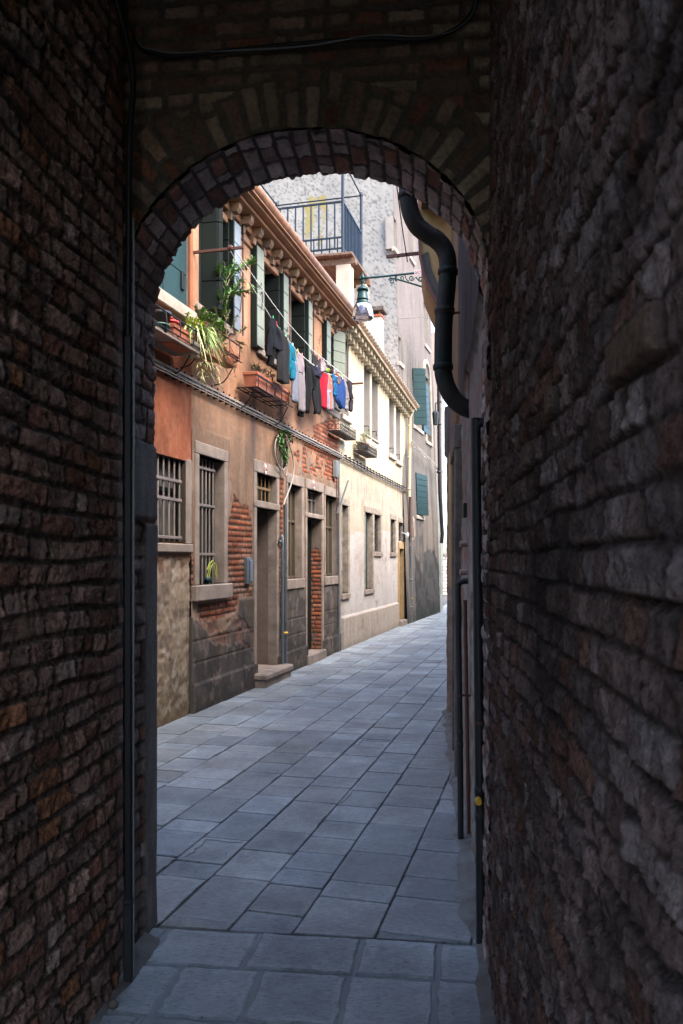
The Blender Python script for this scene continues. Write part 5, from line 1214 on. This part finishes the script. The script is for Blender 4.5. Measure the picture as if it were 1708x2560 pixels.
# ---- planters, pots and plants
M_soil = mat('soil', (.04, .028, .02), .95, bump=.6)
def trough(lab, x0, x1, y_top, dep, w, h, m=M_terra, M=FA, group='terracotta window boxes'):
    a = A3(x0, y_top, -dep, M); b_ = A3(x1, y_top, -dep, M); s0, s1, z = a.x, b_.x, a.z
    t = thing('window_box', lab, 'planter', M, (s0, -dep, z-h), group)
    def f(q):
        i = .012; y0, y1 = -dep, -dep+w; k = .02
        P = []
        for (zz_, e) in ((z-h, k), (z, 0)): P += [(s0+e, y0+e, zz_), (s1-e, y0+e, zz_), (s1-e, y1-e, zz_), (s0+e, y1-e, zz_)]
        P += [(s0+i, y0+i, z), (s1-i, y0+i, z), (s1-i, y1-i, z), (s0+i, y1-i, z)]+[(s0+i, y0+i, z-.03), (s1-i, y0+i, z-.03), (s1-i, y1-i, z-.03), (s0+i, y1-i, z-.03)]
        q.poly(P, [(3, 2, 1, 0)]+[(i_, (i_+1) % 4, 4+(i_+1) % 4, 4+i_) for i_ in range(4)]+[(4+i_, 4+(i_+1) % 4, 8+(i_+1) % 4, 8+i_) for i_ in range(4)]+[(8+i_, 8+(i_+1) % 4, 12+(i_+1) % 4, 12+i_) for i_ in range(4)])
        q.bbox(s0-.008, s1+.008, y0-.008, y0+.004, z-.035, z+.002, .003); q.bbox(s0-.008, s0+.004, y0, y1, z-.035, z+.002, .003); q.bbox(s1-.004, s1+.008, y0, y1, z-.035, z+.002, .003)
    part(t, 'box', m, f); part(t, 'soil', M_soil, lambda q: q.box(s0+.013, s1-.013, -dep+.013, -dep+w-.013, z-.05, z-.02))
    return t, s0, s1, z
M_leaf = mat('leaf_green', (.07, .15, .035), .55, attr=True, var=.2, vscale=20, spec=.4)
def lcol(base, v=.35): 
    k = rnd.uniform(1-v, 1+v); return (base[0]*k*rnd.uniform(.85, 1.2), base[1]*k, base[2]*k*rnd.uniform(.8, 1.2))
def plant(name, lab, M, stems, n, Lf, Wf, col, r=.004, spread=1.0, cat='plant', group=None, tip=.4, stemcol=(.16, .12, .07), droop=.3):
    t = thing(name, lab, cat, M, tuple(stems[0][0]), group)
    def fs(q):
        for st in stems: 
            p = smooth_path(st, 4); q.tube(p, [r*(1-.6*i/len(p)) for i in range(len(p))], 5)
    part(t, 'stem', mat('stem', stemcol, .8), fs)
    def fl(q):
        for st in stems:
            p = smooth_path(st, 6)
            for k in range(max(1, int(n*sum((p[i+1]-p[i]).length for i in range(len(p)-1))))):
                i = min(len(p)-2, int((tip+(1-tip)*rnd.random())*(len(p)-1))); b_ = p[i].lerp(p[i+1], rnd.random())
                d = (p[i+1]-p[i]).normalized()*.7+Vector((rnd.uniform(-1, 1), rnd.uniform(-1, 1), rnd.uniform(-.5, .8)))*spread
                q.leaf(b_, d, Lf*rnd.uniform(.6, 1.2), Wf*rnd.uniform(.7, 1.2), droop*rnd.random(), 3, lcol(col))
    part(t, 'leaves', M_leaf, fl); return t
def pot(lab, x, y, dep, r, h, m, M=FA, group='flower pots on the rack'):
    p = A3(x, y, -dep, M); t = thing('flower_pot', lab, 'pot', M, tuple(p), group)
    part(t, 'pot_wall', m, lambda q: q.lathe(p, [(0, 0), (r*.74, 0), (r*.96, h*.82), (r*1.06, h*.82), (r*1.08, h), (r*.96, h), (r*.9, h-.02), (0, h-.02)], 24))
    return p
# rack with flat iron along red + orange house
rk = thing('plant_rack', 'black iron plant rack below the teal shutter and first window', 'rack', FA, tuple(A3(420, 850, -.15)))
ra = A3(380, 822, -.30); rb = A3(478, 886, -.30); zr = ra.z
s0, s1 = A3(372, 822, -.30).x, A3(500, 880, -.3).x
zf = 1.6-(858-1400)/F*8.3
zf = A3(480, 862, -.30).z
def rackf(q, s0, s1, zf, y0=-.31, y1=-.03, hh=.15, sl=5):
    for k in range(sl): q.bar((s0, y0+(y1-y0)*k/(sl-1), zf), (s1, y0+(y1-y0)*k/(sl-1), zf), .018, .006)
    q.bar((s0, y0, zf+hh), (s1, y0, zf+hh), .02, .006)
    s = s0
    while s <= s1+.01:
        q.tube(smooth_path([(s, y1, zf-.0), (s, y0+.02, zf-.004), (s, y0-.012, zf+.03), (s, y0-.012, zf+hh*.7), (s, y0, zf+hh), (s, y0+.03, zf+hh+.01)], 4), .006, 6); s += .28
    for s in (s0+.05, s1-.05): q.tube(smooth_path([(s, .0, zf-.24), (s, y0*.4, zf-.20), (s, y0*.8, zf-.01)], 4), .007, 6)
part(rk, 'rack_frame', M_black, lambda q: rackf(q, s0, s1, zf))
part(rk, 'board', M_stone, lambda q: q.bbox(s0, s1, -.30, -.02, zf-.05, zf-.008, .006))
rk2 = thing('plant_rack', 'second black iron plant rack under the tall oleander', 'rack', FA, tuple(A3(560, 890, -.15)))
s2, s3 = A3(515, 880, -.3).x, A3(603, 893, -.3).x
zf2 = A3(580, 893, -.30).z
part(rk2, 'rack_frame', M_rust, lambda q: rackf(q, s2, s3, zf2, hh=.17))
M_blk = mat('black_plastic', (.025, .027, .03), .4)
zt1 = 1.6
p = pot('black plastic pot, nearest on the rack', 404, 822, .16, .085, .15, M_blk)
p = pot('dark green pot standing in front of the black pot', 398, 832, .24, .09, .07, mat('green_plastic', (.03, .09, .06), .4))
p = pot('bright red pot beside the green pot', 429, 838, .20, .065, .13, mat('red_plastic', (.42, .02, .015), .4))
p = pot('small orange clay pot behind the red pot', 420, 822, .13, .055, .11, M_terra)
t, a, b_, zt_a = trough('terracotta window box left of the spider plant', 436, 482, 808, .28, .17, .17)
t, a2, b2, zt_b = trough('terracotta window box partly hidden by the spider plant', 520, 562, 838, .28, .17, .17)
t, a3, b3, z3 = trough('old clay box under the trailing succulent', 566, 598, 868, .28, .17, .14)
t, a4, b4, z4 = trough('weathered white box below the spider plant', 484, 506, 852, .28, .17, .12, M_stonew)
# spider plant
sp_c = A3(494, 836, -.22)
sp = thing('spider_plant', 'variegated spider plant spilling over the window rack', 'plant', FA, tuple(sp_c))
def spf(q):
    for k in range(110):
        a = rnd.uniform(0, 2*math.pi); e = rnd.uniform(.3, 1.3); b_ = sp_c+Vector((rnd.uniform(-.12, .16), rnd.uniform(-.05, .05), 0))
        d = Vector((math.cos(a), math.sin(a)*.8-.35, e)); 
        q.leaf(b_, d, rnd.uniform(.22, .46), rnd.uniform(.012, .018), rnd.uniform(.7, 1.5), 6, rnd.choice(((.34, .38, .14), (.19, .28, .07), (.42, .44, .22), (.12, .20, .05), (.28, .34, .11))))
part(sp, 'leaves', M_leaf, spf)
def hang(q, x, y, n, s_):
    c = A3(x, y, -.30)
    for k in range(n):
        q.leaf(c+Vector((rnd.uniform(-.05, .05), rnd.uniform(-.04, .04), rnd.uniform(-.15, .15)*s_)), (rnd.uniform(-1, 1), rnd.uniform(-1, .6), rnd.uniform(-.2, .9)), rnd.uniform(.05, .12), .010, rnd.uniform(.5, 1.4), 4, rnd.choice(((.38, .38, .17), (.27, .30, .11), (.42, .41, .23))))
def hangf(q): hang(q, 506, 895, 45, 1.3); hang(q, 512, 915, 45, 1.2); hang(q, 538, 935, 34, .7)
part(sp, 'plantlets', M_leaf, hangf)
part(sp, 'runners', mat('runner', (.38, .22, .09), .7), lambda q: (q.tube(smooth_path([A3(500, 850, -.3), A3(506, 875, -.31), A3(508, 905, -.3)]), .003, 5), q.tube(smooth_path([A3(525, 860, -.3), A3(528, 890, -.31), A3(530, 915, -.3), A3(540, 935, -.3)]), .003, 5), q.tube(smooth_path([A3(528, 895, -.3), A3(540, 908, -.31), A3(552, 912, -.3)]), .0025, 5)))
V = lambda *pts, d=-.22: [A3(x, y, d) for x, y in pts]
ole = [V((566, 850), (565, 780), (564, 720), (562, 655)), V((565, 760), (575, 735), (600, 728), (640, 722), d=-.25), V((564, 730), (552, 700), (548, 668)), V((564, 720), (580, 690), (600, 672), (628, 652)), V((600, 672), (622, 662), (632, 646)), V((566, 790), (552, 760), (549, 735)), V((565, 700), (578, 680), (585, 660)), V((566, 745), (590, 715), (605, 700)), V((566, 800), (555, 775), (560, 745))]
plant('oleander', 'tall oleander with narrow leaves rising before the first upper window', FA, ole, 105, .095, .020, (.075, .16, .035), .006, 1.0, 'plant', tip=.25, droop=.4)
br = [V((556, 850), (560, 825), (566, 800), (574, 780)), V((560, 850), (575, 830), (585, 808), (594, 790)), V((575, 860), (590, 840), (605, 826), (614, 820)), V((545, 850), (520, 820), (500, 790), (488, 768)), V((560, 860), (585, 850), (600, 858), (612, 862)), V((560, 850), (548, 815), (540, 780), (536, 770)), V((552, 850), (535, 810), (515, 780), (505, 772))]
plant('succulent_bush', 'woody succulent bush with small rosettes at the rack end', FA, br, 95, .035, .018, (.15, .17, .06), .006, 1.2, 'plant', tip=.45, stemcol=(.26, .20, .15), droop=.1)
tr_ = [V((575, 862), (585, 885), (592, 900), (585, 915), (590, 945), d=-.30), V((560, 862), (552, 850), (570, 880), (590, 890), d=-.31), V((590, 850), (602, 870), (600, 885), d=-.31)]
plant('trailing_plant', 'thin stonecrop trailing down below the second rack', FA, tr_, 120, .028, .014, (.11, .15, .06), .004, 1.2, 'plant', tip=.3, droop=.1)
gr_ = [[sp_c+Vector((-.25+.07*i, .02, -.0)), sp_c+Vector((-.25+.07*i+rnd.uniform(-.05, .05), -.02, .12))] for i in range(5)]
plant('small_plant', 'yellow green seedlings in the left terracotta window box', FA, gr_, 240, .05, .022, (.32, .38, .05), .003, 1.2, 'plant', tip=.1)
bo_ = [[Vector((a2+.06*i, -.2, zt_b)), Vector((a2+.06*i+rnd.uniform(-.08, .08), -.22, zt_b+.10)), Vector((a2+.06*i+rnd.uniform(-.1, .1), -.25, zt_b+.24))] for i in range(9)]
plant('leafy_plant', 'broad leafed green plant at the foot of the oleander', FA, bo_, 60, .075, .04, (.085, .20, .035), .004, 1.0, 'plant', tip=.2)
# boxes under windows two and three
rk3 = thing('plant_rack', 'rusty iron rack holding clay boxes under the second window', 'rack', FA, tuple(A3(680, 985, -.15)))
t, a, b_, z5 = trough('terracotta window box under the black sweatshirt', 643, 690, 928, .27, .18, .17)
t, a5, b5, z6 = trough('terracotta window box right of the one under the sweatshirt', 692, 724, 958, .27, .18, .15)
part(rk3, 'rack_frame', M_black, lambda q: rackf(q, a-.04, b5+.08, z5-.19, y0=-.29, hh=.13))
dry = [[Vector((a+.06*i, -.18, z5)), Vector((a+.06*i+rnd.uniform(-.06, .06), -.2, z5+.07)), Vector((a+.06*i+rnd.uniform(-.09, .09), -.22+rnd.uniform(-.06, .06), z5+rnd.uniform(.06, .14)))] for i in range(14)]
plant('dry_plant', 'dark dried plants in the box under the black sweatshirt', FA, dry, 90, .05, .012, (.085, .075, .045), .004, 1.3, 'plant', tip=.2, stemcol=(.10, .07, .05))
agv = MB(); c = Vector((a+.22, -.18, z5))
for k in range(9): agv.leaf(c, (rnd.uniform(-.5, .5), rnd.uniform(-.5, .3), 1), rnd.uniform(.12, .22), .02, .1, 3, (.14, .14, .07))
o = agv.build('spiky_plant', M_leaf, None, FA, base=c); tagp(o, 'spiky leaved plant in the box under the black sweatshirt', 'plant')
# yellow house baskets
def basket(lab, x0, x1, yt, yb, dep):
    a = A3(x0, yt, -dep, FY); b_ = A3(x1, yt, -dep, FY); s0, s1, z = a.x, b_.x, a.z; zb = A3(x0, yb, -dep, FY).z
    t = thing('iron_basket', lab, 'planter', FY, (s0, -dep, zb), 'scrolled iron baskets on the yellow house')
    part(t, 'tray', M_stoned, lambda q: q.bbox(s0, s1, -dep, -.02, zb-.0, zb+.02, .004))
    def f(q):
        for z_ in (zb+.02, z): q.bar((s0, -dep, z_), (s1, -dep, z_), .014, .008); q.bar((s0, -dep, z_), (s0, 0, z_), .014, .008); q.bar((s1, -dep, z_), (s1, 0, z_), .014, .008)
        n = max(3, int((s1-s0)/.09)); r = (z-zb)*.24
        for i in range(n):
            cs = s0+(i+.5)*(s1-s0)/n
            for sgn, zc_ in ((1, zb+(z-zb)*.32), (-1, zb+(z-zb)*.74)): q.tube([(cs+r*(1-k/20*.7)*math.cos(sgn*k/18*7), -dep, zc_+r*(1-k/20*.7)*math.sin(sgn*k/18*7)) for k in range(19)], .005, 4)
        for i in range(3):
            cy = -dep+(i+.5)*dep/3; q.tube([(s0, cy+r*math.cos(k), (zb+z)/2+r*math.sin(k)) for k in np.linspace(0, 6.3, 12)], .005, 4)
        q.tube([(s1, 0, z+.06), (s1, -.08, z+.06), (s1, -.08, z)], .009, 5)
    part(t, 'scrollwork', M_black, f); return s0, s1, z, zb
basket('empty scrolled iron basket on the yellow house beside the brick patch', 851, 890, 1052, 1078, .22)
s0_, s1_, zz_, zb2 = basket('scrolled iron basket with two pots on the yellow house', 913, 943, 1104, 1128, .24)
for k, (nm, m) in enumerate((('white pot in the scrolled basket on the yellow house', M_stonew), ('clay pot in the scrolled basket on the yellow house', M_terra))):
    p = Vector((s0_+.13+k*.27, -.13, zb2+.02)); t = thing('flower_pot', nm, 'pot', FY, tuple(p)); part(t, 'pot_wall', m, lambda q: q.lathe(p, [(0, 0), (.06, 0), (.085, .15), (.095, .15), (.095, .18), (.08, .18), (.075, .16), (0, .16)], 16))
hb = [[Vector((s0_+.08+.045*i, -.13, zz_)), Vector((s0_+.08+.045*i+rnd.uniform(-.05, .09), -.15, zz_+.13)), Vector((s0_+.08+.05*i+rnd.uniform(-.1, .22), -.17+rnd.uniform(-.12, .1), zz_+rnd.uniform(.15, .32)))] for i in range(10)]
plant('herb_plant', 'grey green feathery herb in the basket on the yellow house', FY, hb, 120, .055, .009, (.20, .24, .12), .004, 1.2, 'plant', tip=.1)
# ---- ivy and cable loops, plaques, intercom, pipes of the orange house
iv = [V((700, 1082), (704, 1110), (710, 1140), (712, 1165), d=-.09), V((704, 1085), (714, 1105), (719, 1130), (716, 1155), d=-.10), V((698, 1090), (700, 1115), (706, 1140), d=-.10), V((705, 1086), (720, 1092), (730, 1102), d=-.08), V((700, 1082), (712, 1076), (722, 1082), d=-.08), V((708, 1095), (712, 1125), (714, 1150), d=-.12)]
plant('ivy', 'green climber hanging from the cable run above the numbered door', FA, iv, 210, .055, .024, (.06, .14, .035), .004, 1.1, 'plant', tip=.0)
lo_ = thing('cable_loops', 'loose loops of pale cable hanging beside the climber', 'cable', FA, tuple(A3(700, 1090, -.07)))
part(lo_, 'cable', mat('pale_cable', (.33, .29, .25), .5), lambda q: (q.tube(smooth_path(V((698, 1085), (689, 1105), (688, 1135), (696, 1162), (706, 1174), (713, 1168), (715, 1140), (712, 1110), (706, 1088), d=-.07)), .009, 7),
   q.tube(smooth_path(V((716, 1088), (724, 1112), (732, 1140), (735, 1170), (731, 1200), (722, 1228), (713, 1250), (710, 1262), d=-.09)), .010, 7),
   q.tube(smooth_path(V((701, 1085), (696, 1110), (700, 1150), (708, 1178), (716, 1188), (718, 1170), d=-.05)), .007, 7)))
def plaque(lab, body, x, y, x2):
    p = A3(x, y, -.026); r = .068
    t = thing('house_number', lab, 'sign', FA, tuple(p))
    part(t, 'plate', mat('enamel_white', (.70, .62, .56), .4), lambda q: q.extr([(p.x+r*math.cos(a)*.9, p.z+r*1.15*math.sin(a)) for a in np.linspace(0, 2*math.pi, 24)[:-1]], p.y-.006, p.y, 1))
    part(t, 'rim', M_red, lambda q: q.tube([(p.x+r*.84*math.cos(a), p.y-.007, p.z+r*1.08*math.sin(a)) for a in np.linspace(0, 2*math.pi, 28)], .0035, 5))
    text(body, .062, Matrix.Translation((0, -.008, -.004)) @ Matrix.Rotation(R(90), 4, 'X') @ Matrix.Diagonal((.72, 1.2, 1, 1)), M_red, t)
plaque('oval house number 1556 above the barred door light', '1556', 663.5, 1172, 0)
plaque('oval house number 1557 above the green door', '1557', 784.5, 1212, 0)
p = A3(624, 1426, -.03); t = thing('intercom', 'grey steel intercom panel on the bare bricks left of the open doorway', 'intercom', FA, tuple(p))
zl, zh = A3(621, 1460, -.03).z, A3(621, 1394, -.03).z
part(t, 'frame', M_grpipe, lambda q: q.bbox(p.x-.085, p.x+.085, -.035, .01, zl, zh, .006))
part(t, 'panel', mat('blue_grey_panel', (.16, .22, .30), .3, .3), lambda q: q.bbox(p.x-.02, p.x+.07, -.052, -.034, zl+.03, zh-.03, .006))
def wpipe(name, lab, x, y0, y1, dep, r, m, cols=(), tap=None, elbow=False, M=FA):
    a = A3(x, y1, -dep, M); b_ = Vector((a.x, -dep, A3(x, y0, -dep, M).z)); a.z = max(a.z, 0)
    t = thing(name, lab, 'pipe', M, tuple(a)); path = [a, b_]
    if elbow: path = smooth_path([a, b_-Vector((0, 0, .04)), b_+Vector((-.02, .01, 0)), b_+Vector((-.07, .03, .01))], 5)
    part(t, 'pipe', m, lambda q: q.tube(path, r, 12))
    for k in cols:
        z_ = a.z+(b_.z-a.z)*k; part(t, 'collar', m, lambda q: q.tube([(a.x, a.y, z_-.02), (a.x, a.y, z_+.02)], r*1.25, 12))
    if tap: part(t, 'tap', MATS['yellow_cap'], lambda q: q.tube([(a.x, a.y-.02, tap), (a.x+.02, a.y-.07, tap)], .018, 10))
    return t
wpipe('drain_pipe', 'grey drain pipe between the open doorway and the meshed window', 713.5, 1258, 1683, .075, .026, mat('slate_pipe', (.10, .115, .125), .45, .3), (.3, .62))
wpipe('gas_pipe', 'thinner grey pipe with a yellow tap left of the drain pipe', 706.5, 1356, 1684, .07, .021, M_grpipe, (.25, .30, .75, .85), A3(713, 1581, -.075).z, True)
wpipe('conduit', 'thin grey conduit at the seam of the orange and yellow houses', 847.5, 1150, 1626, .04, .015, M_grpipe, (.2, .5, .8))
wpipe('conduit', 'thin brown conduit above the last window of the orange house', 842, 1190, 1300, .03, .009, M_rust)
p = A3(841, 1172, -.04); t = thing('junction_box', 'small grey junction box under the cable run at the seam', 'box', FA, tuple(p)); part(t, 'housing', mat('grey_box', (.20, .20, .19), .6), lambda q: q.bbox(p.x-.10, p.x+.06, -.07, .0, p.z-.15, p.z+.14, .006)); part(t, 'lid', M_grpipe, lambda q: q.bbox(p.x-.08, p.x+.04, -.078, -.068, p.z-.12, p.z+.11, .004))
o = MB().bar(A3(843, 1284, -.06), A3(871, 1201, -.14), .028, .014).build('metal_strip', M_grpipe, None, FA, base=A3(843, 1284, -.06)); tagp(o, 'loose bent metal strip leaning at the seam of the houses', 'strip')
# wall camera, small door bell things of yellow house
p = A3(1018, 1338, -.12, FY); t = thing('security_camera', 'small white camera under the cable coil', 'camera', FY, tuple(p)); part(t, 'housing', MATS['white_plastic'], lambda q: q.tube([p+Vector((-.1, -.02, -.03)), p+Vector((.08, 0, .03))], .035, 10)); part(t, 'mount', MATS['white_plastic'], lambda q: q.bar(p+Vector((.02, 0, .03)), p+Vector((.03, .12, .06)), .03, .03))
# plastic tie plant inside lower window
p = A3(517, 1452, .05); sty = [[p+Vector((0, 0, -.0)), p+Vector((.03, -.02, .16)), p+Vector((.10, -.03, .22)), p+Vector((.17, -.03, .06))], [p+Vector((.04, 0, 0)), p+Vector((.05, -.02, .12)), p+Vector((.02, -.03, .20)), p+Vector((-.06, -.03, .12))], [p+Vector((.05, 0, 0)), p+Vector((.09, -.02, .17)), p+Vector((.18, -.03, .18)), p+Vector((.21, -.03, .02))]]
t = thing('small_plant', 'limp yellow green plant behind the bars of the ground floor window', 'plant', FA, tuple(p))
part(t, 'leaves', mat('yellow_green', (.38, .45, .08), .6), lambda q: [q.tube(smooth_path(s_, 4), [.008, .008]+[.006]*(len(smooth_path(s_, 4))-2), 5) for s_ in sty])
part(t, 'pot_wall', MATS['teal_board'], lambda q: q.lathe(p+Vector((.03, 0, -.02)), [(0, 0), (.035, 0), (.045, .06), (0, .06)], 12))
# litter: pebble and leaf bits
p = Vector(onY(283, 2520, 2.86)); o = MB().lathe((p.x, p.y, 0), [(0, 0), (.016, .002), (.02, .012), (.012, .022), (0, .025)], 9).build('pebble', M_stoned, None, None, base=(p.x, p.y, 0)); tagp(o, 'dark pebble on the passage floor near the left wall', 'pebble')
